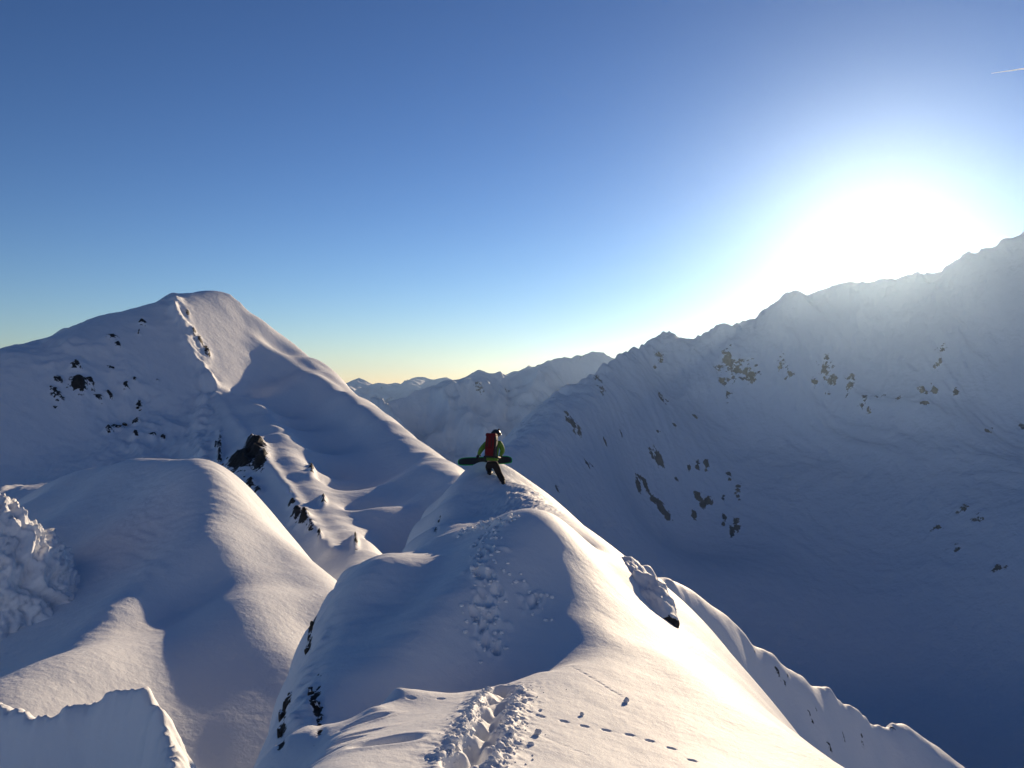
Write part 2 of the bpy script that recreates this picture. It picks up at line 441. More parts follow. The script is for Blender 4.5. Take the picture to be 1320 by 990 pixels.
# shaded flank of the right ridge
for u, col in [(400, [(478, 294), (500, 277), (520, 259), (545, 238), (570, 219), (592, 204)]), (450, [(520, 262), (560, 230), (600, 203), (640, 178), (665, 163)]),
               (500, [(570, 219), (600, 194), (640, 166), (680, 139), (710, 121)]), (540, [(600, 180), (640, 150), (690, 120)]), (570, [(620, 148), (650, 126)]), (350, [(515, 256), (530, 245)])]:
    peak.px([(u, v, d) for v, d in col], w=0.4)
peak.px([(351, 464, 300), (370, 462, 308), (335, 480, 286), (345, 497, 278)], w=0.9)
# rock face left of the rib
peak.px([(300, 600, 186), (280, 560, 214), (320, 640, 156), (360, 670, 133), (285, 600, 193), (390, 700, 110), (400, 740, 92), (440, 740, 91), (440, 755, 86), (470, 745, 88), (420, 750, 88), (455, 765, 80)], w=0.6)
peak.pts([(-8.5, 92, -25), (-6.5, 82, -26), (-11.5, 105, -26), (-15, 120, -27.5)], w=1.0, c=0.3)
peak.pts([(-70, 110, -31), (-40, 100, -31), (-110, 120, -36), (-180, 140, -44), (-200, 220, -36), (-25, 75, -28), (-20, 60, -34), (-60, 60, -44), (-110, 60, -50),
          (60, 320, -70), (20, 250, -60), (40, 150, -55), (15, 110, -42), (-250, 360, -20), (10, 80, -34), (-230, 60, -60), (10, 60, -38), (10, 360, -90)])
P0, P1 = 70, 330
peak.face([(10, 485), (60, 460), (130, 425), (190, 412), (215, 405), (228, 425), (238, 450), (262, 490), (258, 520), (250, 575), (200, 575), (120, 595), (60, 620), (10, 640)], 0.28, P0, P1, 18)
peak.face([(232, 395), (270, 395), (300, 397), (320, 410), (316, 430), (318, 470), (320, 505), (300, 498), (275, 485), (258, 465), (248, 440)], -0.09, P0, P1, 12)
peak.face([(326, 438), (345, 450), (375, 480), (400, 502), (425, 528), (390, 515), (350, 498), (330, 505)], 0.2, P0, P1, 8, 0.5)
peak.face([(332, 505), (350, 495), (385, 492), (420, 524), (460, 560), (500, 600), (520, 600), (560, 605), (580, 615), (560, 640), (550, 695), (508, 715), (470, 675), (445, 640), (410, 602), (385, 555), (350, 530), (332, 518)], 0.24, P0, P1, 16)
peak.face([(322, 405), (345, 418), (395, 465), (370, 458), (340, 434), (322, 425)], 0.0, P0, P1, 8, 0.4)
peak.face([(322, 399), (345, 411), (400, 454), (460, 509), (530, 561), (588, 605), (575, 604), (520, 567), (450, 513), (395, 463), (338, 417)], -0.1, P0, P1, 8, 0.5)
peak.face([(272, 500), (290, 530), (320, 570), (340, 600), (345, 620), (370, 640), (395, 690), (370, 670), (320, 630), (275, 600), (262, 580), (265, 540)], 0.3, P0, P1, 12)
peak.face([(290, 505), (330, 530), (350, 560), (370, 590), (395, 620), (412, 650), (430, 690), (415, 690), (400, 660), (370, 620), (345, 580), (320, 550)], 0.2, P0, P1, 10)
peak.face([(340, 524), (352, 542), (375, 575), (400, 605), (440, 660), (465, 690), (490, 725), (470, 712), (440, 678), (415, 640), (402, 616), (371, 580)], -0.12, P0, P1, 8, 0.25)
peak.face([(-60, 600), (95, 600), (60, 640), (-60, 660)], 0.3, P0, P1, 18)
peak.refine((-230, 10, 60, 360), 3)
peak.swell([(325, 410, 300), (345, 428, 300), (370, 455, 297), (400, 482, 287), (430, 512, 267), (460, 540, 245), (490, 572, 222), (510, 592, 205)], [0.0, 0.5, 1.7, 3.6, 5.0, 5.0, 4.0, 0.2], [5, 6, 8, 8, 8, 7, 7, 5])
peak.swell(ARETE, [0.6, 1.3, 1.2, 1.0, 0.9], [1.6, 2.0, 1.8, 1.6, 1.6])
peak.swell(ARETE2, [0.9, 1.3, 1.4, 1.3, 1.2], [1.6, 1.7, 1.7, 1.6, 1.6])
peak.swell(RIB, [0.3, 0.9, 1.0, 0.9, 0.7], [1.5, 1.5, 1.4, 1.2, 1.2])
peak.swell([(338, 420, 306), (370, 449, 303), (400, 472, 294), (440, 506, 271), (480, 543, 239), (520, 579, 207)], [0.0, -0.9, -1.3, -1.4, -1.1, 0.0], [4, 4, 4, 4, 4, 4])

# ------------------------------------------------------------------ spur on the right, below the ridge
flank = Surface(7.2, lam=2e-4)
flank.pxline([(760, 690, 73.8), (792, 711, 79.2), (825, 729, 82.8), (852, 746, 86.4), (884, 762, 90), (905, 778, 92.3), (916, 785, 93.6), (951, 813, 97.2), (975, 835, 100.4), (997, 845, 102.6), (1021, 866, 105.3), (1046, 884, 108), (1071, 891, 110.7), (1099, 912, 113.4), (1124, 930, 117), (1140, 938, 118.8), (1148, 932, 120.6), (1158, 935, 123.3), (1180, 955, 126), (1198, 968, 127.8), (1221, 990, 129.6), (1260, 1030, 133.2)], step=2.0, c=0.06)
flank.px([(884, 790, 87.7), (951, 870, 91.8), (1000, 930, 94), (1050, 960, 98.1), (1100, 985, 107.1), (900, 850, 81.9), (850, 790, 80.1), (1150, 985, 115.2), (950, 920, 86.4), (1000, 985, 90)])
for u, v, d in [(888, 765, 90.4), (905, 777.5, 92.3), (925, 793, 94.7), (940, 804, 96.1), (951, 812.5, 97.2)]:
    q = at(u, v, d); flank.pt(q[0] + 0.45, q[1] + 1.2, q[2] + 0.02, w=1.0, c=0.1)
flank.pts([(7.2, 64.8, -28.8), (25.2, 68.4, -41.4), (39.6, 75.6, -50.4), (61.2, 93.6, -72), (28.8, 111.6, -46.8), (50.4, 126, -64.8), (81, 151.2, -90), (10.8, 108, -36), (3.6, 90, -34.2), (54, 162, -82.8), (108, 162, -117)])
flank.shade([(884, 790), (920, 830), (950, 850), (950, 900), (1000, 900), (1000, 940), (1050, 940), (1100, 960), (860, 780), (1020, 970), (1080, 930), (1000, 860), (1040, 895), (1090, 915), (975, 850), (1130, 950), (1180, 975)], 0.42, 68, 142)
flank.refine((3.6, 108, 61, 166), 1)

# ------------------------------------------------------------------ the great wall across the valley
wall = Surface(150.0, lam=2e-4)
WALL_SKY = [(560, 640, 950), (600, 612, 1020), (640, 580, 1120), (650, 571, 1150), (669, 555, 1210), (688, 542, 1270), (701, 526, 1320), (724, 507, 1390), (734, 500, 1420), (753, 497, 1450), (769, 484, 1500), (776, 474, 1520), (792, 465, 1560), (805, 461, 1600), (821, 450, 1660), (837, 448, 1700), (847, 436, 1740), (857, 430, 1760), (866, 431, 1770), (876, 435, 1770), (886, 434, 1765), (892, 439, 1760), (908, 429, 1750), (918, 424, 1740), (931, 418, 1735), (937, 418, 1733), (944, 424, 1730), (963, 418, 1720), (976, 413, 1715), (994, 398, 1700), (1010, 385, 1690), (1020, 382, 1685), (1039, 386, 1675), (1062, 383, 1665), (1081, 377, 1655), (1097, 375, 1645), (1105, 380, 1640), (1120, 374, 1635), (1138, 368, 1625), (1142, 370, 1622), (1159, 366, 1610), (1175, 359, 1600), (1188, 357, 1595), (1196, 361, 1590), (1202, 369, 1588), (1217, 354, 1580), (1243, 333, 1560), (1265, 328, 1545), (1275, 325, 1540), (1298, 312, 1520), (1320, 308, 1500), (1400, 270, 1440), (1550, 240, 1350), (1800, 260, 1200), (2200, 300, 1000)]
wall.crest(WALL_SKY, step=25, c=0.02, back=150, drop=110, side=0)
wall.crest([(852, 450, 1715), (846, 480, 1640), (826, 500, 1530), (808, 515, 1450), (770, 527, 1340), (738, 535, 1250), (718, 556, 1160), (704, 572, 1090), (680, 575, 1045), (661, 578.5, 1005), (645, 583, 975), (620, 590, 930), (590, 604, 890), (540, 640, 820)], step=25, c=0.03, back=70, drop=34, side=0)
for u, v, d in [(704, 572, 1090), (692, 573.5, 1068), (680, 575, 1045), (670, 576.7, 1025), (661, 578.5, 1005), (653, 580.6, 990), (645, 583, 975), (740, 534.5, 1255), (812, 513, 1465), (843, 484, 1630)]:
    q = at(u, v, d); wall.pt(q[0] + 5, q[1] + 30, q[2] + 1.0, w=1, c=0.03)
wall.px([(720, 640, 1060), (760, 680, 1060), (800, 600, 1330), (850, 700, 1180), (900, 600, 1450), (950, 750, 1130), (900, 500, 1640), (1000, 500, 1600), (1000, 650, 1360), (1000, 850, 1030), (1100, 500, 1530), (1100, 700, 1240), (1100, 900, 980), (1200, 500, 1430), (1200, 700, 1170), (1200, 950, 900), (1320, 450, 1400), (1320, 650, 1130), (1320, 990, 800), (1550, 500, 1200), (1550, 900, 800), (850, 850, 900), (1000, 990, 850)])
wall.refine((-150, 1700, 500, 2100), 0)
# ------------------------------------------------------------------ materials of the snow
snow_near = snow_material('near_snow', [(1.6, 0.02, 3), (8, 0.009, 5), (45, 0.003, 3)], rock_scale=0.12)
snow_mid = snow_material('mid_snow', [(0.5, 0.10, 4), (3.0, 0.03, 5)], rock_scale=0.4)
snow_peak = snow_material('peak_snow', [(0.12, 0.35, 5), (0.6, 0.12, 5)], rock_scale=1.3)
snow_far = snow_material('far_snow', [(0.012, 6.0, 6), (0.06, 3.0, 6)], rock_scale=15, rock_a=(0.26, 0.225, 0.19), rock_b=(0.11, 0.095, 0.085))
R = 19000

def blobs(px, surf, d0, d1, X, Y):
    """rock cover: px = (u, v, half width, half height) in photograph pixels, elongated down the fall line."""
    out = np.zeros_like(X)
    for u, v, a, b, *am in px:
        p = surf.hit(u, v, d0, d1)
        if not p: continue
        m = p[1] / F
        q = surf.hit(u, v + b, d0, d1) or (p[0], p[1] - b * m, 0)
        ex, ey = q[0] - p[0], q[1] - p[1]
        l = math.hypot(ex, ey) + 1e-6
        ex, ey = ex / l, ey / l
        dx, dy = X - p[0], Y - p[1]
        s = (dx * ex + dy * ey) / max(l, a * m); t = (-dx * ey + dy * ex) / (a * m)
        out = np.maximum(out, (am[0] if am else 0.8) * np.exp(-(s * s + t * t)))
    return out

# ------------------------------------------------------------------ the ridge underfoot, with its boot track
x = axis((-14, -4.2, 0.14), (-4.2, -1.4, 0.045), (-1.4, 2.2, 0.016), (2.2, 4.2, 0.035), (4.2, 18, 0.2))
y = axis((-3, 5.5, 0.12), (5.5, 10.8, 0.017), (10.8, 17.5, 0.032), (17.5, 26.5, 0.045), (26.5, 48, 0.25))
X, Y = np.meshgrid(x, y)
Z = near(X, Y)
Z = Z + 0.012 * fbm(X * 0.7, Y * 0.7, 3, 3)

def near_xy(u, v, d0=5, d1=27):
    p = near.hit(u, v, d0, d1)
    return p[0], p[1]

def local(cx, cy, r):
    i0, i1 = np.searchsorted(y, cy - r), np.searchsorted(y, cy + r)
    j0, j1 = np.searchsorted(x, cx - r), np.searchsorted(x, cx + r)
    return slice(i0, i1), slice(j0, j1)

def dent(cx, cy, a, b, ang, depth, power=2.0, rim=0.0):
    """an elliptic hollow (half axes a along `ang`, b across) with an optional raised rim."""
    sl = local(cx, cy, max(a, b) * 3.2)
    dx, dy = X[sl] - cx, Y[sl] - cy
    s = dx * math.cos(ang) + dy * math.sin(ang); t = -dx * math.sin(ang) + dy * math.cos(ang)
    q = np.sqrt((s / a) ** 2 + (t / b) ** 2)
    Z[sl] += -depth * np.exp(-q ** power) + rim * np.exp(-((q - 1.5) / 0.5) ** 2)

# wind-packed snow on the shaded faces, smoother where the sun lies
wind = fbm(X * 1.0 + 0.6 * Y, Y * 2.6 - X * 0.5, 4, 11)
shade_side = sstep(0.2, -0.9, X - 0.1 * (Y - 12)) * sstep(9.3, 11.5, Y)
Z += 0.013 * shade_side * wind * sstep(26, 22, Y)
# rough scoured snow below the skier
rx, ry = near_xy(668, 648, 17.5, 26)
rough = np.exp(-(((X - rx) / 0.9) ** 2 + ((Y - ry) / 2.0) ** 2))
al = math.radians(60)
Z += rough * 0.045 * ridged((X * math.cos(al) + Y * math.sin(al)) * 1.6, (-X * math.sin(al) + Y * math.cos(al)) * 5.0, 4, 15) * sstep(17.6, 18.6, Y)
# crumbled edge where the track tops the dome
for u in np.linspace(588, 655, 22):
    v = np.interp(u, [588, 600, 640, 655], [686, 682, 671, 668]) + random.uniform(-1, 3)
    cx, cy = near_xy(u, v + 2, 12, 18)
    r = random.uniform(0.05, 0.11)
    dent(cx, cy, r, r * 0.8, random.uniform(0, 3), -random.uniform(0.01, 0.06))

# deep boot track in the lit lobe
TR = [near_xy(*p) for p in [(596, 988), (612, 972), (622, 955), (628, 938), (634, 922), (640, 908), (646, 896), (652, 888)]]
TP = np.array(TR)
dd, tt = polyline_dist(TP, X[:, :], Y[:, :])
lump = ridged(X * 3.0, Y * 3.0, 4, 21) - 0.5
side = np.exp(-((dd - 0.18) / 0.15) ** 2) * sstep(0.0, 0.02, tt) * sstep(1.02, 0.9, tt + 0.1 * lump)
Z += side * (0.014 + 0.030 * lump + 0.02 * fbm(X * 14, Y * 14, 2, 22))
wide = np.exp(-(dd / 0.36) ** 2)
Z += wide * 0.014 * (ridged(X * 9, Y * 9, 2, 25) - 0.3) * (dd > 0.1)
core = np.exp(-(dd / 0.13) ** 4)
Z -= core * (0.06 + 0.02 * lump)
for k, (cx, cy) in enumerate(np.stack([np.interp(np.linspace(0.02, 0.98, 11), np.linspace(0, 1, len(TP)), TP[:, i]) for i in (0, 1)], 1)):
    off = 0.06 if k % 2 else -0.06
    dent(cx + off, cy, 0.15, 0.085, math.radians(80 + random.uniform(-15, 15)), random.uniform(0.05, 0.12), 4.0, 0.02)

# softer boot track up the shaded dome
for u, v in [(631, 838), (629, 822), (634, 806), (616, 800), (631, 787), (622, 776), (640, 762), (631, 748), (617, 738), (630, 728), (620, 716), (634, 706), (622, 698), (630, 688), (640, 682), (684, 781), (689, 770)]:
    cx, cy = near_xy(u, v, 10, 18)
    for _ in range(2):
        dent(cx + random.uniform(-0.1, 0.1), cy + random.uniform(-0.12, 0.12), random.uniform(0.07, 0.11), random.uniform(0.045, 0.065), random.uniform(0.9, 2.2), random.uniform(0.05, 0.10), 4.0, 0.015)
    for _ in range(3):
        r = random.uniform(0.03, 0.07)
        dent(cx + random.uniform(-0.25, 0.25), cy + random.uniform(-0.2, 0.2), r, r, 0, -random.uniform(0.015, 0.05))
# marks left by bouncing snowballs
for u, v in [(530, 898), (568, 900), (602, 905), (696, 922), (727, 928), (753, 934), (781, 939), (811, 945), (837, 953), (865, 963), (892, 979)]:
    cx, cy = near_xy(u, v + 1, 6, 14)
    dent(cx, cy, 0.036, 0.022, math.radians(-12), 0.045, 3.0)
# thin trails rolled across the slope
for a, b, n, dep in [((738, 858), (800, 898), 34, 0.010), ((700, 949), (760, 975), 22, 0.004), ((668, 915), (690, 921), 8, 0.006)]:
    for k in range(n):
        t = k / (n - 1)
        cx, cy = near_xy(a[0] + (b[0] - a[0]) * t + random.uniform(-1, 1), a[1] + (b[1] - a[1]) * t + random.uniform(-0.8, 0.8), 6, 14)
        dent(cx, cy, random.uniform(0.014, 0.024), 0.012, random.uniform(-0.5, 0.5), dep * random.uniform(0.6, 1.3))
# wind scoop and ledges on the left lip
cx, cy = near_xy(500, 955, 6, 10)
dent(cx, cy, 0.24, 0.12, math.radians(25), 0.13, 3.0, 0.02)
for u, v, a, dep in [(470, 930, 0.22, 0.05), (455, 948, 0.25, 0.06), (438, 958, 0.2, 0.05), (425, 972, 0.2, 0.05)]:
    cx, cy = near_xy(u, v, 6, 10.5)
    dent(cx, cy, a, 0.05, math.radians(35), dep, 2.0, 0.015)
wall_x = np.interp(Y, [8.9, 9.9, 10.9, 11.9, 12.8, 13.6], [at(362, 978, 8.9)[0], at(364, 930, 9.9)[0], at(376, 890, 10.9)[0], at(392, 855, 11.9)[0], at(400, 820, 12.8)[0], at(414, 785, 13.6)[0]])
edge = np.exp(-((X - wall_x - 0.1) / 0.28) ** 2) * sstep(8, 8.8, Y) * sstep(14.2, 13.4, Y)
Z += edge * 0.07 * (ridged(X * 1.8, Y * 1.8, 4, 31) - 0.55)
rk = blobs([(404, 800, 3, 6, 1.1), (400, 815, 3, 9, 1.1), (398, 832, 3, 8, 1.0), (407, 795, 4, 4, 0.9), (400, 890, 3, 5, 1.0), (404, 902, 4, 8, 1.2), (408, 915, 4, 8, 1.2), (411, 930, 3, 8, 1.1), (413, 943, 3, 6, 0.9), (372, 900, 4, 8, 1.1), (366, 918, 4, 10, 1.2), (364, 940, 4, 10, 1.2), (363, 958, 4, 8, 1.0), (566, 668, 2, 5, 0.8), (562, 680, 2, 6, 0.8)], near, 6, 24, X, Y)
Z += -0.05 * rk
link('snow_ridge', grid_mesh('snow_ridge', X, Y, Z, {'rock': rk * (rk > 0.08)}), snow_near)['kind'] = 'structure'
near_X, near_Y, near_Z = x, y, Z
def near_z(px, py):
    j = int(np.clip(np.searchsorted(near_X, px), 1, len(near_X) - 1)); i = int(np.clip(np.searchsorted(near_Y, py), 1, len(near_Y) - 1))
    tx = (px - near_X[j - 1]) / (near_X[j] - near_X[j - 1]); ty = (py - near_Y[i - 1]) / (near_Y[i] - near_Y[i - 1])
    a = near_Z[i - 1, j - 1] * (1 - tx) + near_Z[i - 1, j] * tx; b = near_Z[i, j - 1] * (1 - tx) + near_Z[i, j] * tx
    return float(a * (1 - ty) + b * ty)

# ------------------------------------------------------------------ left spur
x = axis((-62, -36, 0.3), (-36, -4, 0.13)); y = axis((22, 92, 0.18))
X, Y = np.meshgrid(x, y)
Z = spur(X, Y) + 0.03 * fbm(X * 0.2, Y * 0.2, 3, 13)
wind = fbm(X * 0.5 + 0.35 * Y, Y * 0.9 - X * 0.2, 4, 14)
cu, cv = 660 + F * X / Y, 495 - F * Z / Y
streak = np.exp(-((cu - 190) / 30) ** 2 - ((cv - 690) / 60) ** 2)
Z += 0.035 * sstep(0.0, -6.0, X + 19 - 0.1 * (Y - 45)) * fbm(X * 0.45 + Y * 0.35, Y * 1.3 - X * 0.5, 4, 18)
Z += streak * 0.10 * fbm((X + Y) * 0.9, (Y - X) * 0.25, 3, 19)
link('snow_spur', grid_mesh('snow_spur', X, Y, Z, {'rock': np.zeros_like(Z)}), snow_mid)['kind'] = 'structure'

# ------------------------------------------------------------------ the peak
x = axis((-230, -112, 0.6), (-112, 10, 0.33)); y = axis((60, 130, 0.38), (130, 345, 0.5))
X, Y = np.meshgrid(x, y)
Z = peak(X, Y)
rk = blobs([(327, 582, 13, 14, 1.5), (312, 597, 16, 12, 1.4), (335, 596, 8, 10, 1.5), (322, 567, 5, 5), (322, 625, 6, 8), (331, 634, 5, 6), (382, 664, 7, 7, 1.1), (391, 672, 7, 7, 1.2), (376, 650, 5, 4), (400, 680, 4, 5), (411, 694, 3, 6), (283, 590, 3, 12), (278, 576, 2, 6), (402, 607, 4, 6), (417, 647, 3, 5), (458, 700, 3, 8), (267, 455, 5, 8), (258, 440, 4, 6), (250, 428, 3, 6), (242, 404, 3, 5),
            (101, 499, 10, 10, 1.1), (98, 476, 6, 6), (76, 490, 5, 6), (70, 506, 5, 7), (77, 514, 4, 6), (117, 497, 5, 6), (145, 437, 7, 4), (151, 447, 4, 3), (143, 475, 4, 4), (162, 501, 4, 5), (174, 493, 3, 3), (202, 490, 3, 3), (128, 514, 5, 5), (141, 510, 5, 3), (180, 522, 4, 7), (150, 551, 9, 5), (140, 558, 5, 5), (175, 545, 6, 4), (197, 565, 5, 3), (174, 566, 4, 3), (210, 565, 4, 3), (184, 417, 5, 2), (179, 430, 2, 2)], peak, 70, 330, X, Y)
ap = np.array([at(*p) for p in (ARETE + ARETE2[1:])[::-1]])
left = sstep(-1.0, -8.0, X - np.interp(Y, ap[:, 1], ap[:, 0])) * sstep(340, 300, Y)
crag = ridged(X / 16 + 0.3 * perlin(X / 20, Y / 20, 27), Y / 22, 5, 24, 0.55) - 0.75
spots = sstep(0.05, 0.6, perlin(X / 26, Y / 40, 29) + 0.25)
Z = Z + left * (0.5 + 1.1 * spots) * 0.75 * crag + 0.12 * fbm(X * 0.06, Y * 0.06, 3, 23)
Z = Z + rk * (1.0 + 1.1 * (ridged(X / 5, Y / 7, 4, 26) - 0.5))
ad, _ = polyline_dist(np.array([at(*p)[:2] for p in ARETE + ARETE2[1:]]), X, Y)
Z = Z + np.exp(-(ad / 3.5) ** 2) * 1.1 * (ridged(X / 6, Y / 9, 4, 28) - 0.6)
link('peak', grid_mesh('peak', X, Y, Z, {'rock': rk * (rk > 0.08)}), snow_peak)['kind'] = 'structure'

# ------------------------------------------------------------------ right spur
x = axis((3.6, 108, 0.28)); y = axis((61, 166, 0.32))
X, Y = np.meshgrid(x, y)
Z = flank(X, Y) + 0.07 * fbm(X * 0.16, Y * 0.16, 5, 33) + 0.10 * (ridged(X / 6, Y / 9, 4, 34) - 0.6) * sstep(28, 38, X)
rk = blobs([(1014, 861, 4, 4), (1003, 868, 3, 6), (999, 862, 2, 3), (1016, 874, 2, 3), (971, 836, 2, 2), (1043, 920, 2, 2), (1052, 914, 2, 2), (1088, 952, 2, 4), (1111, 950, 2, 3), (1112, 961, 2, 3), (1150, 939, 4, 2), (1070, 963, 4, 2), (1012, 882, 2, 2), (1047, 930, 2, 2)], flank, 68, 142, X, Y)
link('snow_flank', grid_mesh('snow_flank', X, Y, Z + 0.25 * rk, {'rock': rk * (rk > 0.08)}), snow_mid)['kind'] = 'structure'

# ------------------------------------------------------------------ great wall
x = axis((-150, 0, 8), (0, 250, 3.2), (250, 1100, 2.8), (1100, 1700, 7)); y = axis((600, 900, 5), (900, 1800, 2.8), (1800, 2050, 9))
X, Y = np.meshgrid(x, y)
Z = wall(X, Y)
hgt = sstep(-330, 60, Z)
ang = math.radians(-20)
Xr = X * math.cos(ang) - Y * math.sin(ang); Yr = X * math.sin(ang) + Y * math.cos(ang)
wx = Xr + 45 * perlin(X / 260, Y / 260, 77)
fl = ridged((wx + 55 * perlin(X / 150, Y / 210, 78)) / 215, (Yr + 60 * perlin(X / 150 + 9, Y / 150, 79)) / 620, 6, 41, 0.5)
crest_d = 1 - 0.8 * np.exp(-polyline_dist(np.array([at(*p)[:2] for p in WALL_SKY]), X, Y)[0] / 40)
Z = Z + crest_d * (0.12 + 0.88 * hgt) * 22 * (fl - 0.6) + 1.6 * fbm(X / 30, Y / 30, 4, 55) * (0.3 + 0.7 * hgt)
rk = blobs([(731, 548, 6, 6), (738, 555, 6, 7), (746, 564, 5, 8), (824, 628, 6, 12), (832, 632, 8, 6), (843, 650, 5, 8), (850, 658, 9, 9), (860, 668, 7, 7), (848, 598, 9, 6), (840, 592, 5, 4), (911, 607, 4, 9), (899, 604, 3, 8), (888, 608, 3, 5), (900, 644, 7, 6), (912, 650, 6, 9), (906, 655, 6, 6), (932, 646, 3, 7), (933, 671, 4, 6), (949, 682, 5, 10), (943, 690, 4, 8), (932, 680, 3, 6), (848, 565, 3, 3), (895, 544, 3, 3), (757, 605, 6, 4), (764, 610, 5, 3), (718, 640, 3, 5), (735, 660, 3, 4), (800, 560, 3, 3), (895, 670, 4, 8), (872, 625, 3, 3), (780, 580, 3, 4)], wall, 850, 2000, X, Y)
faint = blobs([(937, 474, 14, 4), (950, 484, 14, 7), (965, 492, 14, 14), (1007, 476, 8, 10), (1016, 488, 8, 8), (1065, 480, 10, 14), (1072, 500, 8, 14), (1097, 508, 10, 12), (1050, 500, 7, 10), (850, 462, 8, 14), (771, 490, 6, 16), (776, 510, 6, 10), (853, 514, 8, 10), (870, 555, 4, 8), (1113, 530, 8, 6), (1120, 536, 5, 5), (1162, 520, 7, 6), (1192, 528, 8, 6), (1190, 506, 8, 8), (1205, 500, 6, 8), (1210, 467, 6, 12), (1217, 452, 6, 8), (1275, 551, 7, 8), (1317, 535, 7, 8), (1233, 503, 5, 6), (1140, 512, 4, 8), (940, 620, 5, 12), (952, 640, 5, 14), (1128, 520, 4, 4), (930, 500, 8, 14), (938, 520, 6, 10), (1240, 663, 12, 2), (1262, 672, 10, 2), (1208, 686, 8, 2), (1233, 711, 9, 2), (1285, 735, 10, 2)], wall, 850, 2000, X, Y) * 0.72
rk = np.maximum(rk, faint)
sd = polyline_dist(np.array([at(*p)[:2] for p in WALL_SKY]), X, Y)[0]
Z = Z + np.exp(-(sd / 34) ** 2) * 6.5 * (ridged(X / 48, Y / 48, 4, 48, 0.6) - 0.75)
Z = Z + 3.0 * sstep(-150, 60, Z) * (ridged(X / 32, Y / 42, 4, 49, 0.6) - 0.7)
link('mountain', grid_mesh('mountain', X, Y, Z + 3 * rk * ridged(X / 14, Y / 14, 3, 46), {'rock': rk * (rk > 0.08)}), snow_far)['kind'] = 'structure'

def far_range(name, lst, depth, foot, seed, step, amp=1.0):
    """a range along the crest line lst (pixel, pixel, metres), falling to the height `foot` on both sides."""
    P = np.array([at(*p) for p in lst])
    x = np.arange(P[:, 0].min(), P[:, 0].max() + step, step)
    yc = np.interp(x, P[:, 0], P[:, 1]); zc = np.interp(x, P[:, 0], P[:, 2])
    t = np.concatenate([-np.linspace(1, 0, 110, endpoint=False) ** 1.3, np.linspace(0, 1, 30)])
    T, X = np.meshgrid(t, x, indexing='ij')
    Yc = np.interp(X, x, yc); Zc = np.interp(X, x, zc)
    Y = Yc + T * depth
    h = (Zc - foot)
    prof = 1 - np.abs(T) ** 0.85
    fade = (0.22 + 0.78 * sstep(0.0, 0.12, np.abs(T))) * (1 - 0.5 * np.abs(T))
    n = ridged((X + 0.35 * Y) / (depth * 0.30), Y / (depth * 0.5), 6, seed, 0.5) - 0.7
    Z = foot + h * prof + amp * h * 0.19 * n * fade + h * 0.010 * fbm(X / (depth * 0.05), Y / (depth * 0.05), 3, seed + 9) * (0.4 + fade)
    rk = 0.5 * sstep(0.45, 0.8, perlin(X / (depth * 0.06), Y / (depth * 0.1), seed + 4))
    link(name, grid_mesh(name, X, Y, Z, {'rock': rk}), snow_far)['kind'] = 'structure'

far_range('far_mountains', [(-300, 560, 3400), (100, 520, 3500), (300, 560, 3500), (430, 545, 3600), (470, 528, 3700), (488, 519, 3800), (507, 506, 3900), (530, 501, 4000), (556, 502, 4100), (573, 498, 4150), (587, 493, 4200), (595, 488, 4250), (608, 480, 4300), (618, 477, 4350), (631, 479, 4350), (644, 480, 4380), (654, 487, 4420), (670, 484, 4480), (687, 480, 4500), (706, 467, 4550), (726, 457, 4600), (742, 455, 4650), (762, 453, 4700), (778, 455, 4720), (788, 462, 4750), (830, 480, 4800), (900, 500, 4900), (1300, 480, 5200)], 1900, -700, 61, 9)
far_range('far_mountains', [(560, 500, 6400), (630, 490, 6300), (645, 486, 6250), (652, 483, 6200), (664, 477, 6200), (680, 475, 6150), (688, 475, 6100), (710, 485, 6100), (800, 500, 6000)], 1500, -500, 67, 14)
far_range('distant_mountains', [(-700, 480, 12000), (0, 500, 12000), (200, 490, 12000), (330, 500, 12000), (430, 500, 12000), (444, 495, 12000), (452, 492, 12000), (463, 489, 12000), (472, 493, 12000), (481, 497, 12000), (490, 495, 12000), (498, 496, 12000), (511, 495, 12000), (519, 497, 12000), (530, 490, 12200), (538, 488, 12200), (547, 486, 12200), (553, 488, 12200), (560, 490, 12200), (567, 489, 12200), (574, 488, 12200), (586, 492, 12200), (600, 497, 12200), (700, 490, 12000), (1000, 480, 12000), (1800, 490, 12000)], 3500, -700, 71, 40)

# valley floor, reaching the horizon
me = bpy.data.meshes.new('ground')
me.from_pydata([(-R, -R, -720), (R, -R, -720), (R, R, -720), (-R, R, -720)], [], [(0, 1, 2, 3)])
link('ground', me, snow_far)['kind'] = 'structure'

# added range, unseen behind the camera, shaped to bounce sunlight onto the shaded faces
a = np.radians(np.linspace(98, 200, 190)); r = np.linspace(350, 2600, 100)
A, Rr = np.meshgrid(a, r)
X, Y = Rr * np.sin(A), Rr * np.cos(A)
crest = 1750 + 180 * perlin(A * 2.2, A * 0 + 3.1, 91)
top = 170 + 60 * perlin(A * 5.0, A * 0 + 1.3, 92)
t = np.where(Rr < crest, (Rr - 350) / (crest - 350), (2600 - Rr) / (2600 - crest))
Z = -560 + (top + 560) * np.clip(t, 0, 1) ** 1.1
Z = Z + 45 * np.clip(t, 0, 1) * (1 - 0.6 * np.clip(t, 0, 1)) * (ridged(A * 9 + 0.3 * perlin(X / 200, Y / 200, 94), Rr / 700, 5, 93) - 0.7)
link('mountain', grid_mesh('mountain', X, Y, np.minimum(Z, 400), {'rock': np.zeros_like(Z)}), snow_far)['kind'] = 'structure'  # the added bounce range, out of view; only shares the great wall's name
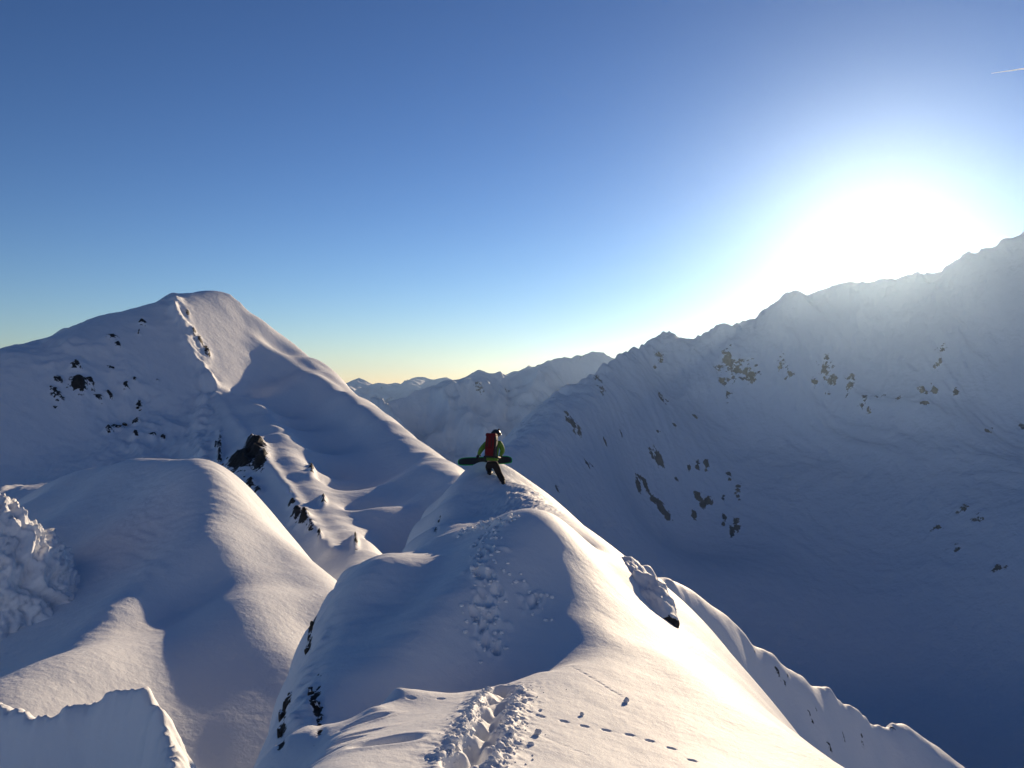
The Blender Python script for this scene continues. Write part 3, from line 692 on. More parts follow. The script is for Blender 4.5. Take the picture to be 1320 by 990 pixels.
# ------------------------------------------------------------------ rocks
def rock_material(name, col_a, col_b, scale, snow=0.62):
    """dark broken rock with snow lying on whatever faces up."""
    m, nt, b = node_mat(name)
    N, L = nt.nodes, nt.links
    b.inputs['Roughness'].default_value = 0.85; b.inputs['Specular IOR Level'].default_value = 0.2
    g = N.new('ShaderNodeNewGeometry')
    nz = N.new('ShaderNodeTexNoise'); nz.inputs['Scale'].default_value = scale; nz.inputs['Detail'].default_value = 6; nz.inputs['Roughness'].default_value = 0.7
    L.new(g.outputs['Position'], nz.inputs['Vector'])
    rc = N.new('ShaderNodeValToRGB')
    rc.color_ramp.elements[0].position = 0.3; rc.color_ramp.elements[0].color = (*col_b, 1)
    rc.color_ramp.elements[1].position = 0.72; rc.color_ramp.elements[1].color = (*col_a, 1)
    L.new(nz.outputs['Fac'], rc.inputs['Fac'])
    sx = N.new('ShaderNodeSeparateXYZ'); L.new(g.outputs['Normal'], sx.inputs[0])
    ma = N.new('ShaderNodeMath'); ma.operation = 'MULTIPLY_ADD'; ma.inputs[1].default_value = 1.3; ma.inputs[2].default_value = -0.65
    L.new(nz.outputs['Fac'], ma.inputs[0])
    ad = N.new('ShaderNodeMath'); ad.operation = 'ADD'; L.new(sx.outputs['Z'], ad.inputs[0]); L.new(ma.outputs[0], ad.inputs[1])
    mr = N.new('ShaderNodeMapRange'); mr.inputs['From Min'].default_value = snow - 0.05; mr.inputs['From Max'].default_value = snow + 0.05
    L.new(ad.outputs[0], mr.inputs['Value'])
    mx = N.new('ShaderNodeMix'); mx.data_type = 'RGBA'; mx.inputs['B'].default_value = (0.85, 0.86, 0.875, 1)
    L.new(mr.outputs[0], mx.inputs['Factor']); L.new(rc.outputs[0], mx.inputs['A'])
    L.new(mx.outputs['Result'], b.inputs['Base Color'])
    bp = N.new('ShaderNodeBump'); bp.inputs['Distance'].default_value = 0.15 / scale
    L.new(nz.outputs['Fac'], bp.inputs['Height']); L.new(bp.outputs[0], b.inputs['Normal'])
    return m

rock_near = rock_material('near_rock', (0.07, 0.06, 0.05), (0.02, 0.018, 0.016), 9.0)
rock_peak = rock_material('peak_rock', (0.05, 0.045, 0.04), (0.016, 0.015, 0.014), 1.6, 0.72)
rock_rime = rock_material('rime_rock', (0.10, 0.09, 0.08), (0.03, 0.028, 0.026), 2.2, 0.10)

def chunk(seed, subdiv=3, cuts=16, rough=0.12):
    """an angular block: a ball cut by planes, roughened."""
    r = random.Random(seed)
    bm = bmesh.new()
    bmesh.ops.create_icosphere(bm, subdivisions=subdiv, radius=1)
    planes = []
    for _ in range(cuts):
        n = Vector((r.gauss(0, 1), r.gauss(0, 1), r.gauss(0, 1))).normalized()
        planes.append((n, r.uniform(0.5, 0.85)))
    co = np.array([v.co[:] for v in bm.verts])
    for v in bm.verts:
        for n, d in planes:
            k = v.co.dot(n) - d
            if k > 0: v.co -= n * k
    c2 = np.array([v.co[:] for v in bm.verts])
    ns = fbm(co[:, 0] * 2 + co[:, 2] * 1.3 + seed, co[:, 1] * 2 - co[:, 2] * 0.9, 3, seed)
    for v, k in zip(bm.verts, ns):
        v.co *= 1 + rough * float(k)
    me = bpy.data.meshes.new('rock')
    bm.to_mesh(me); bm.free()
    return me

CH = [chunk(100 + i) for i in range(7)]
def variants(mat):
    out = []
    for m in CH:
        c = m.copy(); c.materials.append(mat); out.append(c)
    return out
CH_PEAK, CH_NEAR = variants(rock_peak), variants(rock_near)

def rock(me, p, size, label, group=None, name='rock_outcrop', rot=None, cat='rock'):
    o = bpy.data.objects.new(name, me)
    scene.collection.objects.link(o)
    o.location = p; o.scale = size
    o.rotation_euler = rot if rot is not None else (random.uniform(-0.4, 0.4), random.uniform(-0.4, 0.4), random.uniform(0, 6.28))
    return tag(o, label, cat, group)

def peak_rock(u, v, a, b, label, group=None, sink=0.35, name='rock_outcrop'):
    p = peak.hit(u, v, 70, 330)
    if not p: return
    m = p[1] / F
    rock(random.choice(CH_PEAK), (p[0], p[1] + sink * a * m, p[2] - 0.2 * b * m), (a * m, a * m * 0.9, b * m), label, group, name)

# the rib's cliff: blocks of one dark outcrop
root = bpy.data.objects.new('rock_cliff', None); scene.collection.objects.link(root)
q = peak.hit(318, 592, 70, 330); root.location = q
tag(root, 'largest dark rock cliff, showing on the snowy rib right of the rounded shoulder', 'cliff')
for u, v, a, b in [(330, 573, 6, 6), (336, 582, 7, 8), (328, 584, 7, 7), (338, 594, 6, 9), (329, 596, 7, 8), (320, 592, 6, 6), (317, 602, 8, 7), (308, 600, 7, 7), (299, 596, 5, 5), (293, 592, 3, 4), (325, 607, 7, 5), (338, 603, 4, 5), (312, 610, 6, 4), (322, 565, 5, 5)]:
    p = peak.hit(u, v, 70, 330)
    if not p: continue
    m = p[1] / F
    o = bpy.data.objects.new('block', random.choice(CH_PEAK)); scene.collection.objects.link(o)
    o.parent = root
    o.location = (p[0] - q[0], p[1] - q[1] + 0.30 * a * m, p[2] - q[2] - 0.1 * b * m)
    o.scale = (a * m, a * m * 0.55, b * m); o.rotation_euler = (random.uniform(-0.3, 0.3), random.uniform(-0.4, 0.4), random.uniform(-0.4, 0.4))
def outcrop(name, label, cat, lst, group=None):
    r = bpy.data.objects.new(name, None); scene.collection.objects.link(r)
    q = peak.hit(lst[0][0], lst[0][1], 70, 330); r.location = q
    tag(r, label, cat, group)
    for u, v, a, b in lst:
        p = peak.hit(u, v, 70, 330)
        if not p: continue
        m = p[1] / F
        o = bpy.data.objects.new('block', random.choice(CH_PEAK)); scene.collection.objects.link(o)
        o.parent = r
        o.location = (p[0] - q[0], p[1] - q[1] + 0.4 * a * m, p[2] - q[2] - 0.1 * b * m)
        o.scale = (a * m, a * m * 0.8, b * m); o.rotation_euler = (random.uniform(-0.5, 0.5), random.uniform(-0.4, 0.4), random.uniform(0, 6.28))
outcrop('rock_outcrop', 'narrow dark rocks stepping down just below the largest cliff', 'rock', [(320, 620, 5, 4), (326, 628, 4, 5), (332, 636, 3, 5), (315, 616, 3, 3)])
outcrop('rock_outcrop', 'small cluster of dark rocks lower down the same rib, above the spur', 'rock', [(377, 664, 4, 5), (384, 668, 5, 5), (390, 672, 5, 6), (383, 655, 3, 4), (397, 677, 4, 4), (375, 652, 2, 2), (402, 683, 3, 3)])
outcrop('rock_outcrop', 'thin dark rock strip along the left edge of the rib', 'rock', [(276, 578, 2, 4), (281, 588, 2, 5), (286, 601, 2, 5), (273, 571, 1, 3)])
outcrop('rock_outcrop', 'lone dark rock at the foot of the rib, beside the lit hollow', 'rock', [(411, 690, 2, 4), (412, 697, 2, 3)])
outcrop('rock_outcrop', 'rock at the upper end of the rib\'s right sunlit edge', 'rock', [(402, 606, 3, 5), (399, 598, 2, 3)])
outcrop('rock_outcrop', 'rock in the middle of the rib\'s right sunlit edge', 'rock', [(417, 649, 3, 3)])
outcrop('rock_outcrop', 'slender rock at the lower end of the rib\'s right sunlit edge', 'rock', [(458, 700, 2, 6)])
outcrop('rock_outcrop', 'dark rock window in the sunlit face below the summit', 'rock', [(266, 453, 4, 6), (270, 459, 3, 3), (262, 447, 3, 3)])
outcrop('rock_outcrop', 'biggest rock group on the shaded left face of the peak', 'rock', [(101, 499, 7, 7), (95, 503, 5, 5), (109, 494, 5, 5), (98, 476, 5, 5), (117, 497, 4, 4)])
outcrop('rock_outcrop', 'rock group at the left end of the rocks on the shaded face', 'rock', [(75, 490, 4, 5), (70, 505, 4, 5), (77, 513, 3, 5), (66, 500, 3, 4)])
outcrop('rock_outcrop', 'tall rock with a snow patch at its foot on the shaded face, nearest the rib', 'rock', [(180, 521, 3, 5), (177, 526, 3, 3)])
outcrop('rock_outcrop', 'broken rock band lowest on the shaded face, above the rounded shoulder', 'rock', [(149, 551, 6, 4), (141, 557, 4, 4), (160, 547, 4, 3), (173, 544, 4, 3)])
for u, v, a, b, lab in [
        (145, 437, 5, 2, 'flat dark rock high on the shaded face, upper of a close pair'),
        (151, 447, 3, 2, 'small rock just below the flat rock, lower of the high pair'),
        (143, 475, 3, 3, 'lone rock right of the top of the biggest rock group'),
        (162, 501, 3, 3, 'small rock in mid face, left of a row of three'),
        (174, 493, 2, 2, 'middle rock of the row of three in mid face'),
        (202, 490, 3, 2, 'flat rock at the right end of the row of three, nearest the sunlit ridge'),
        (129, 514, 3, 4, 'rock just right of and below the biggest rock group'),
        (141, 510, 4, 2, 'low flat rock beside the one below the biggest rock group'),
        (197, 565, 4, 2, 'flat rock low on the shaded face, second from the right'),
        (174, 566, 3, 2, 'small flat rock under the right end of the broken rock band'),
        (210, 565, 3, 2, 'rightmost small rock low on the shaded face'),
        (184, 417, 3, 2, 'highest small rock on the shaded face, close under the skyline'),
        (70, 524, 4, 3, 'low rock under the rock group at the left end'),
        (159, 575, 2, 3, 'lowest small rock on the shaded face, just above the rounded shoulder'),
        (190, 549, 2, 2, 'tiny rock right of the broken rock band')]:
    peak_rock(u, v, a, b, lab, 'small rocks on the shaded face of the peak')

# rocks in the broken left wall of the near ridge
for i, (lst, lab) in enumerate([
        ([(404, 806, 4, 9), (400, 822, 3, 8), (397, 838, 3, 7)], 'dark rock edge highest in the left wall of the near dome'),
        ([(372, 905, 4, 12), (365, 925, 4, 14), (362, 950, 3, 14), (378, 890, 4, 6)], 'long dark rock edge low on the left outline of the near dome'),
        ([(402, 893, 4, 9), (407, 908, 4, 10), (411, 926, 3, 10), (414, 940, 2, 6)], 'dark rock crack inside the left wall of the near dome')]):
    r = bpy.data.objects.new('rock_outcrop', None); scene.collection.objects.link(r)
    q = near.hit(lst[0][0] + 6, lst[0][1], 6, 16); r.location = q
    tag(r, lab, 'rock')
    for u, v, a, b in lst:
        p = near.hit(u, v, 6, 16) or near.hit(u + 6, v, 6, 16) or near.hit(u + 14, v, 6, 16)
        if not p: continue
        m = p[1] / F
        o = bpy.data.objects.new('block', random.choice(CH_NEAR)); scene.collection.objects.link(o)
        o.parent = r
        pz = near_z(p[0], p[1])
        o.location = (p[0] - q[0], p[1] - q[1] - 0.2 * a * m, pz - q[2] - 0.02)
        o.scale = (a * m * 1.6, a * m * 1.8, b * m * 1.15); o.rotation_euler = (random.uniform(-0.3, 0.3), random.uniform(-0.3, 0.3), random.uniform(0, 6.28))

# ------------------------------------------------------------------ lumpy plastered boulders
def lumpy(name, loc, size, rot, mat, seed, lump=0.25, scale=2.0, subdiv=5, rock_fn=None, cuts=0):
    bm = bmesh.new(); bmesh.ops.create_icosphere(bm, subdivisions=subdiv, radius=1)
    co = np.array([v.co[:] for v in bm.verts])
    sx, sy, sz = size
    P = co * np.array(size)
    d = lump * (ridged(P[:, 0] * scale + P[:, 2] * scale * 0.7 + seed, P[:, 1] * scale + P[:, 2] * scale * 0.9, 4, seed) - 0.5)
    d += 0.35 * lump * fbm(P[:, 0] * scale * 3.1 - P[:, 2] * scale * 2, P[:, 1] * scale * 3 + P[:, 2] * scale * 2.2, 3, seed + 5)
    m = min(size)
    new = P + co * (d * m)[:, None]
    for v, c in zip(bm.verts, new): v.co = c
    me = bpy.data.meshes.new(name); bm.to_mesh(me); bm.free()
    me.polygons.foreach_set('use_smooth', np.ones(len(me.polygons), bool))
    a = me.attributes.new('rock', 'FLOAT', 'POINT')
    a.data.foreach_set('value', (rock_fn(co) if rock_fn else np.zeros(len(co))).astype(np.float32))
    o = link(name, me, mat, loc=loc); o.rotation_euler = rot
    return o

# snow-plastered boulder on the right brow of the dome
b0, b1 = Vector(at(806, 722, 17.7)), Vector(at(860, 800, 15.6))
ax = (b1 - b0)
quat = ax.to_track_quat('X', 'Z')
o = lumpy('boulder', (b0 + b1) / 2 + Vector((0.02, 0.05, -0.10)), (ax.length / 2 * 1.15, 0.34, 0.22), quat.to_euler(), snow_near, 3, 0.42, 1.9,
          rock_fn=lambda c: 1.3 * sstep(0.72, 0.95, c[:, 0]) + 0.6 * sstep(0.1, -0.5, c[:, 2]) * sstep(-0.2, 0.5, c[:, 0]))
tag(o, 'snow-plastered boulder on the right edge of the near dome, dark rock at its lower end', 'boulder')

# rime-crusted crag at the left edge
def rime_crag():
    bm = bmesh.new(); bmesh.ops.create_icosphere(bm, subdivisions=7, radius=1)
    co = np.array([v.co[:] for v in bm.verts])
    d = 54.0; m = d / F
    e = 1.6
    k = (np.abs(co[:, 0]) ** e + np.abs(co[:, 1]) ** 2 + np.abs(co[:, 2]) ** e) ** (-1 / 1.75)
    u = co * k[:, None]
    P = u * np.array([122 * m, 4.6, 156 * m])
    x, y_, z = P.T
    al, bt = x * 0.62 - z * 0.78, x * 0.78 + z * 0.62             # down the ribs, across the ribs
    w = 0.5 * perlin(x * 0.5 + 3, z * 0.5 + y_ * 0.4, 86)
    n1 = ridged(al * 0.16 + y_ * 0.1, bt * 0.42 + y_ * 0.35 + w, 3, 81, 0.5) - 0.55
    n2 = ridged(al * 0.8 + y_ * 0.6, bt * 1.7 - y_ * 0.6 + w, 4, 83, 0.6) - 0.6
    n3 = fbm(al * 2.2 + y_ * 1.6, bt * 2.8 - y_ * 1.9, 3, 84)
    disp = 0.45 * n1 + 0.26 * n2 + 0.16 * n3
    nrm = u / np.linalg.norm(u, axis=1)[:, None]
    P = P + nrm * disp[:, None]
    for v, c in zip(bm.verts, P): v.co = c
    me = bpy.data.meshes.new('crag'); bm.to_mesh(me); bm.free()
    me.polygons.foreach_set('use_smooth', np.ones(len(me.polygons), bool))
    a = me.attributes.new('rock', 'FLOAT', 'POINT')
    a.data.foreach_set('value', (0.85 * sstep(0.05, -0.45, n2) * sstep(0.2, -0.3, n1) * sstep(2.0, -2.0, z)).astype(np.float32))
    return me
o = link('crag', rime_crag(), snow_mid, loc=at(-25, 803, 53.6))
tag(o, 'rime-crusted rock crag at the left edge, rough and half sunlit', 'crag')

# shaded bluff in the lower left corner
bl = Surface(2.0, lam=3e-4, dc=1.0)
BL = [(-80, 890, 26), (-20, 905, 26), (0, 908, 26), (20, 924, 25.6), (48, 937, 25.2), (64, 931, 25.2), (80, 926, 25.2), (96, 916, 25.3), (112, 909, 25.4), (125, 911, 25.2), (140, 905, 25.2), (165, 899, 25.0), (183, 897, 24.9), (188, 908, 24.5), (196, 925, 24.0), (207, 945, 23.4), (220, 968, 22.8), (234, 992, 22.2), (250, 1030, 21.5)]
bl.crest(BL, step=0.3, c=0.14, back=0.7, drop=0.9, side=0)
bl.px([(0, 960, 25.6), (50, 970, 24.9), (100, 950, 25.0), (150, 940, 24.9), (180, 940, 24.6), (120, 985, 24.7), (200, 985, 23.6), (60, 990, 24.8), (180, 985, 24.2)])
bl.pts([(-22, 20, -14), (-16, 20, -14), (-12, 19, -14), (-22, 30, -14), (-12, 27, -14.5), (-8, 22, -13.5), (-16, 29, -14)])
bl.refine((-20, -8, 19, 30), 0)
X, Y = np.meshgrid(np.linspace(-20, -8, 200), np.linspace(19, 30, 200))
Z = bl(X, Y) + 0.22 * (ridged(X * 0.6, Y * 0.5, 5, 88, 0.55) - 0.7) + 0.05 * fbm(X * 2, Y * 2, 3, 89)
link('snow_bluff', grid_mesh('snow_bluff', X, Y, Z, {'rock': np.zeros_like(Z)}), snow_mid)['kind'] = 'structure'

# ------------------------------------------------------------------ thrown-up snow beside the boot track
def clump_mesh(seed):
    me = chunk(seed, 2, 7, 0.25)
    me.polygons.foreach_set('use_smooth', np.ones(len(me.polygons), bool))
    return me
snow_lump, nt, b = node_mat('snow_clump')
b.inputs['Base Color'].default_value = (0.85, 0.86, 0.875, 1); b.inputs['Roughness'].default_value = 0.65; b.inputs['Specular IOR Level'].default_value = 0.15
n_ = nt.nodes.new('ShaderNodeTexNoise'); n_.inputs['Scale'].default_value = 60; n_.inputs['Detail'].default_value = 4
bp_ = nt.nodes.new('ShaderNodeBump'); bp_.inputs['Distance'].default_value = 0.004
nt.links.new(n_.outputs['Fac'], bp_.inputs['Height']); nt.links.new(bp_.outputs[0], b.inputs['Normal'])

CL = [clump_mesh(300 + i) for i in range(6)]
base = [(np.array([v.co[:] for v in m.vertices]), np.array([p.vertices[:] for p in m.polygons])) for m in CL]
allv, allf, off = [], [], 0
def add_clump(px, py, r, flat=0.8):
    global off
    v, f = random.choice(base)
    a = random.uniform(0, 6.28); c, s = math.cos(a), math.sin(a)
    w = np.stack([v[:, 0] * c - v[:, 1] * s, v[:, 0] * s + v[:, 1] * c, v[:, 2] * flat], 1) * r * np.array([random.uniform(0.8, 1.3), random.uniform(0.8, 1.2), 1])
    allv.append(w + np.array([px, py, near_z(px, py) + r * 0.25])); allf.append(f + off); off += len(v)
rr = random.Random(5)
for _ in range(460):
    t = rr.uniform(0, 1); cx = np.interp(t, np.linspace(0, 1, len(TP)), TP[:, 0]); cy = np.interp(t, np.linspace(0, 1, len(TP)), TP[:, 1])
    sd = rr.choice((-1, 1)); lat = 0.09 + abs(rr.gauss(0.06, 0.09)) if sd < 0 else 0.09 + abs(rr.gauss(0.08, 0.14))
    r = min(0.042, 0.006 + rr.expovariate(1 / 0.007)) * (1.15 if lat < 0.28 else 0.7)
    add_clump(cx + sd * lat, cy + rr.uniform(-0.05, 0.05), r)
for u, v in [(631, 838), (634, 806), (616, 800), (631, 787), (640, 762), (631, 748), (617, 738), (630, 728), (620, 716), (634, 706), (622, 698), (640, 682), (684, 781), (689, 770), (610, 780), (648, 735)]:
    p = near_xy(u, v, 10, 18)
    for _ in range(9):
        add_clump(p[0] + rr.gauss(0, 0.14), p[1] + rr.gauss(0, 0.16), rr.uniform(0.010, 0.042))
for _ in range(60):
    u = rr.uniform(590, 668); v = np.interp(u, [588, 600, 640, 668], [686, 682, 671, 664]) + rr.uniform(0, 7)
    p = near_xy(u, v, 12, 18); add_clump(p[0], p[1], rr.uniform(0.012, 0.05))
me = bpy.data.meshes.new('snow_clumps')
me.from_pydata(np.concatenate(allv).tolist(), [], np.concatenate(allf).tolist())
me.polygons.foreach_set('use_smooth', np.ones(len(me.polygons), bool))
o = link('snow_clumps', me, snow_lump); o['kind'] = 'stuff'

def snowball(u, v, r, label, k):
    p = near_xy(u, v, 5, 14)
    me = CL[k].copy(); me.materials.append(snow_lump)
    o = link('snowball', me, loc=(p[0], p[1], near_z(*p) + r * 0.6)); o.scale = (r, r * 0.9, r * 0.9)
    return tag(o, label, 'snowball', 'snowballs rolled across the slope')
snowball(807, 906, 0.040, 'snowball at the end of the dotted trail, long shadow before it, highest on the slope', 0)
snowball(750, 922, 0.022, 'small snowball standing alone just above the row of dents', 1)
snowball(694, 947, 0.036, 'snowball at the right edge of the boot track rubble', 2)
# ------------------------------------------------------------------ the snowboarder
def plain(name, col, rough=0.8, spec=0.2, weave=0, wd=0.002):
    m, nt, b = node_mat(name)
    b.inputs['Roughness'].default_value = rough; b.inputs['Specular IOR Level'].default_value = spec
    n = nt.nodes.new('ShaderNodeTexNoise'); n.inputs['Scale'].default_value = weave or 8; n.inputs['Detail'].default_value = 4
    r = nt.nodes.new('ShaderNodeValToRGB')
    r.color_ramp.elements[0].color = (*[c * 0.82 for c in col], 1); r.color_ramp.elements[1].color = (*[min(1, c * 1.15) for c in col], 1)
    nt.links.new(n.outputs['Fac'], r.inputs['Fac']); nt.links.new(r.outputs[0], b.inputs['Base Color'])
    if weave:
        bp = nt.nodes.new('ShaderNodeBump'); bp.inputs['Distance'].default_value = wd
        nt.links.new(n.outputs['Fac'], bp.inputs['Height']); nt.links.new(bp.outputs[0], b.inputs['Normal'])
    return m
m_skin = plain('skin', (0.42, 0.25, 0.18), 0.55, 0.4)
m_jacket = plain('jacket_cloth', (0.10, 0.22, 0.03), 0.7, 0.3, 30, 0.01)
m_trouser = plain('trouser_cloth', (0.030, 0.024, 0.020), 0.8, 0.2, 30, 0.01)
m_black = plain('black_rubber', (0.015, 0.015, 0.017), 0.6, 0.3, 40, 0.003)
m_helmet = plain('helmet_shell', (0.018, 0.020, 0.022), 0.35, 0.5)
m_red = plain('red_pack_cloth', (0.15, 0.012, 0.016), 0.75, 0.2, 40, 0.006)
m_grey = plain('grey_webbing', (0.20, 0.20, 0.20), 0.7, 0.3)
m_lens = plain('lens', (0.65, 0.68, 0.72), 0.15, 0.8)
m_base = plain('board_base', (0.020, 0.019, 0.021), 0.4, 0.5)
m_green = plain('board_tip_green', (0.02, 0.42, 0.08), 0.4, 0.5)
m_steel = plain('steel_edge', (0.45, 0.46, 0.47), 0.3, 0.8)

def skin_mesh(name, verts, edges, mat, parent, root=0, sub=2):
    """verts: (x, y, z, radius_x, radius_y). One smooth continuous surface grown round the bones."""
    me = bpy.data.meshes.new(name)
    me.from_pydata([v[:3] for v in verts], edges, [])
    o = link(name, me, mat, parent)
    md = o.modifiers.new('skin', 'SKIN'); md.use_smooth_shade = True; md.branch_smoothing = 0.4
    sv = me.skin_vertices[0].data if me.skin_vertices else None
    if sv is None:
        bm = bmesh.new(); bm.from_mesh(me); bm.verts.layers.skin.verify(); bm.to_mesh(me); bm.free(); sv = me.skin_vertices[0].data
    for i, v in enumerate(verts):
        sv[i].radius = (v[3], v[4]); sv[i].use_root = (i == root)
    s = o.modifiers.new('sub', 'SUBSURF'); s.levels = sub; s.render_levels = sub
    return o

PD = near.hit(650, 625, 17.5, 28)[1] + 0.03
person = bpy.data.objects.new('person', None); scene.collection.objects.link(person)
pf = at(650, 625, PD); person.location = pf
tag(person, 'person in green jacket and dark trousers seen from behind, climbing the far mound', 'person')
def J(u, v, dd):
    p = at(u, v, PD + dd); return (p[0] - pf[0], p[1] - pf[1], p[2] - pf[2])
PELV, WAIST, CHEST, NECK = J(634.5, 595.5, 0.18), J(634.8, 589, 0.22), J(636, 575, 0.34), J(638, 567.5, 0.44)
HEAD, CROWN = J(639.5, 561.5, 0.50), J(640, 556.5, 0.50)
SHL, ELL, WRL = J(627.0, 571.2, 0.36), J(619.8, 580.0, 0.34), J(617.0, 586.0, 0.62)
SHR, ELR, WRR = J(644.8, 571.0, 0.36), J(648.2, 581.0, 0.44), J(645.2, 587.0, 0.74)
HPL, KNL, ANL = J(630.5, 598, 0.20), J(629.5, 602.5, 0.58), J(631.2, 607.5, 0.26)
HPR, KNR, ANR = J(638.8, 598, 0.20), J(643.0, 610.0, 0.22), J(649.6, 622.0, 0.02)

def mid(a, b, t=0.5): return tuple(a[i] + (b[i] - a[i]) * t for i in range(3))
def V5(p, r, r2=None): return (*p, r, r2 or r)
# body: one continuous figure
bv = [V5(PELV, .13, .10), V5(WAIST, .115, .09), V5(CHEST, .145, .10), V5(NECK, .055), V5(HEAD, .085, .095), V5(CROWN, .07, .08),
      V5(SHL, .05), V5(ELL, .036), V5(WRL, .026), V5(SHR, .05), V5(ELR, .036), V5(WRR, .026),
      V5(HPL, .08), V5(KNL, .055), V5(ANL, .042), V5(HPR, .08), V5(KNR, .055), V5(ANR, .042),
      V5((HEAD[0] + 0.05, HEAD[1] + 0.115, HEAD[2] - 0.012), .012)]
be = [(0, 1), (1, 2), (2, 3), (3, 4), (4, 5), (2, 6), (6, 7), (7, 8), (2, 9), (9, 10), (10, 11), (0, 12), (12, 13), (13, 14), (0, 15), (15, 16), (16, 17), (4, 18)]
skin_mesh('body', bv, be, m_skin, person)
# jacket: hem to collar and both sleeves
HEM = J(634.3, 595.0, 0.18)
jv = [V5(HEM, .190, .150), V5(mid(HEM, WAIST), .185, .145), V5(WAIST, .175, .14), V5(mid(WAIST, CHEST), .19, .145), V5(CHEST, .195, .145), V5(mid(CHEST, NECK, .7), .11), V5(NECK, .078),
      V5(SHL, .092), V5(mid(SHL, ELL), .078), V5(ELL, .07), V5(mid(ELL, WRL), .062), V5(mid(ELL, WRL, .92), .05),
      V5(SHR, .092), V5(mid(SHR, ELR), .078), V5(ELR, .07), V5(mid(ELR, WRR), .062), V5(mid(ELR, WRR, .92), .05)]
je = [(0, 1), (1, 2), (2, 3), (3, 4), (4, 5), (5, 6), (4, 7), (7, 8), (8, 9), (9, 10), (10, 11), (4, 12), (12, 13), (13, 14), (14, 15), (15, 16)]
skin_mesh('jacket', jv, je, m_jacket, person)
HTL, HTR = J(631.0, 600.2, .22), J(638.8, 600.2, .20)
tv = [V5(J(634.5, 592.3, .18), .16, .13), V5(J(634.6, 596.8, .18), .165, .135), V5(HTL, .115), V5(mid(HTL, KNL), .108), V5(KNL, .092), V5(mid(KNL, ANL), .085), V5(mid(KNL, ANL, .9), .085),
      V5(HTR, .12), V5(mid(HTR, KNR), .108), V5(KNR, .092), V5(mid(KNR, ANR), .09), V5(mid(KNR, ANR, .93), .088)]
te = [(0, 1), (1, 2), (2, 3), (3, 4), (4, 5), (5, 6), (1, 7), (7, 8), (8, 9), (9, 10), (10, 11)]
skin_mesh('trousers', tv, te, m_trouser, person, root=1)
FW = Vector((0.26, 0.96, 0.12)).normalized()                       # the way the person walks
for an, kn in ((ANL, KNL), (ANR, KNR)):
    a = Vector(an)
    heel = a + Vector((0, 0, -0.065)) - FW * 0.05
    toe = a + Vector((0, 0, -0.07)) + FW * 0.20
    up = a + (Vector(kn) - a).normalized() * 0.12
    skin_mesh('boot', [V5(up, .068), V5(a, .066), V5(heel, .052), V5(mid(heel, toe, .55), .055, .05), V5(toe, .045, .038)], [(0, 1), (1, 2), (2, 3), (3, 4)], m_black, person, root=1)
def glove(wr, el, grip):
    """a gloved hand closed over the board's edge: palm, four curled fingers, thumb."""
    w = Vector(wr); d = (w - Vector(el)).normalized()
    g = Vector(grip).normalized()
    s = d.cross(g).normalized()
    palm = w + d * 0.06
    vs = [V5(w - d * 0.02, .045), V5(w + d * 0.02, .042), V5(palm, .044, .034)]
    es = [(0, 1), (1, 2)]
    for k, (off, ln) in enumerate([(-0.034, .060), (-0.012, .070), (0.012, .068), (0.034, .055)]):
        b0 = palm + d * 0.03 + s * off
        b1 = b0 + d * ln * 0.6
        b2 = b1 + (d * 0.3 + g).normalized() * ln * 0.6
        b3 = b2 + (g - d * 0.4).normalized() * ln * 0.4
        i = len(vs)
        vs += [V5(b0, .015), V5(b1, .0135), V5(b2, .0125), V5(b3, .011)]
        es += [(2, i), (i, i + 1), (i + 1, i + 2), (i + 2, i + 3)]
    i = len(vs)
    t0 = w + d * 0.035 - s * 0.04
    vs += [V5(t0, .017), V5(t0 - s * 0.03 + d * 0.03 + g * 0.01, .015), V5(t0 - s * 0.03 + d * 0.06 + g * 0.03, .0125)]
    es += [(1, i), (i, i + 1), (i + 1, i + 2)]
    skin_mesh('glove', vs, es, m_black, person, root=1, sub=1)
glove(WRL, ELL, (0.0, 0.35, -0.9)); glove(WRR, ELR, (0.0, 0.35, -0.9))

def solid(name, fn, mat, parent, smooth=True, bevel=0):
    bm = bmesh.new(); fn(bm)
    me = bpy.data.meshes.new(name); bm.to_mesh(me); bm.free()
    if smooth: me.polygons.foreach_set('use_smooth', np.ones(len(me.polygons), bool))
    o = link(name, me, mat, parent)
    if bevel:
        b = o.modifiers.new('bevel', 'BEVEL'); b.width = bevel; b.segments = 3
    return o
YAW = math.radians(-16)
def helmet(bm):
    bmesh.ops.create_uvsphere(bm, u_segments=28, v_segments=18, radius=1)
    for v in list(bm.verts):
        v.co.x *= 0.122; v.co.y *= 0.145; v.co.z *= 0.128
        if v.co.z < -0.03: v.co.z = -0.03 - (abs(v.co.z) - 0.03) * (0.62 if v.co.y < 0.06 else 0.0)
h = solid('helmet', helmet, m_helmet, person); h.location = (HEAD[0], HEAD[1], HEAD[2] + 0.05); h.rotation_euler = (math.radians(-8), 0, YAW - 0.35)
def strap(bm):
    bmesh.ops.create_cone(bm, segments=32, radius1=0.131, radius2=0.129, depth=0.035, cap_ends=False)
    for v in bm.verts: v.co.y *= 1.17
g = solid('goggle_strap', strap, m_black, h); g.location = (0, 0, 0.015)
def lens(bm):
    bmesh.ops.create_uvsphere(bm, u_segments=20, v_segments=12, radius=1)
    for v in bm.verts: v.co.x *= 0.098; v.co.y *= 0.045; v.co.z *= 0.045
g = solid('goggles', lens, m_lens, h); g.location = (0, 0.125, 0.0)
g = solid('headlamp', lambda bm: bmesh.ops.create_cube(bm, size=0.045), m_black, h, False, 0.01); g.location = (0.03, 0.07, 0.125)

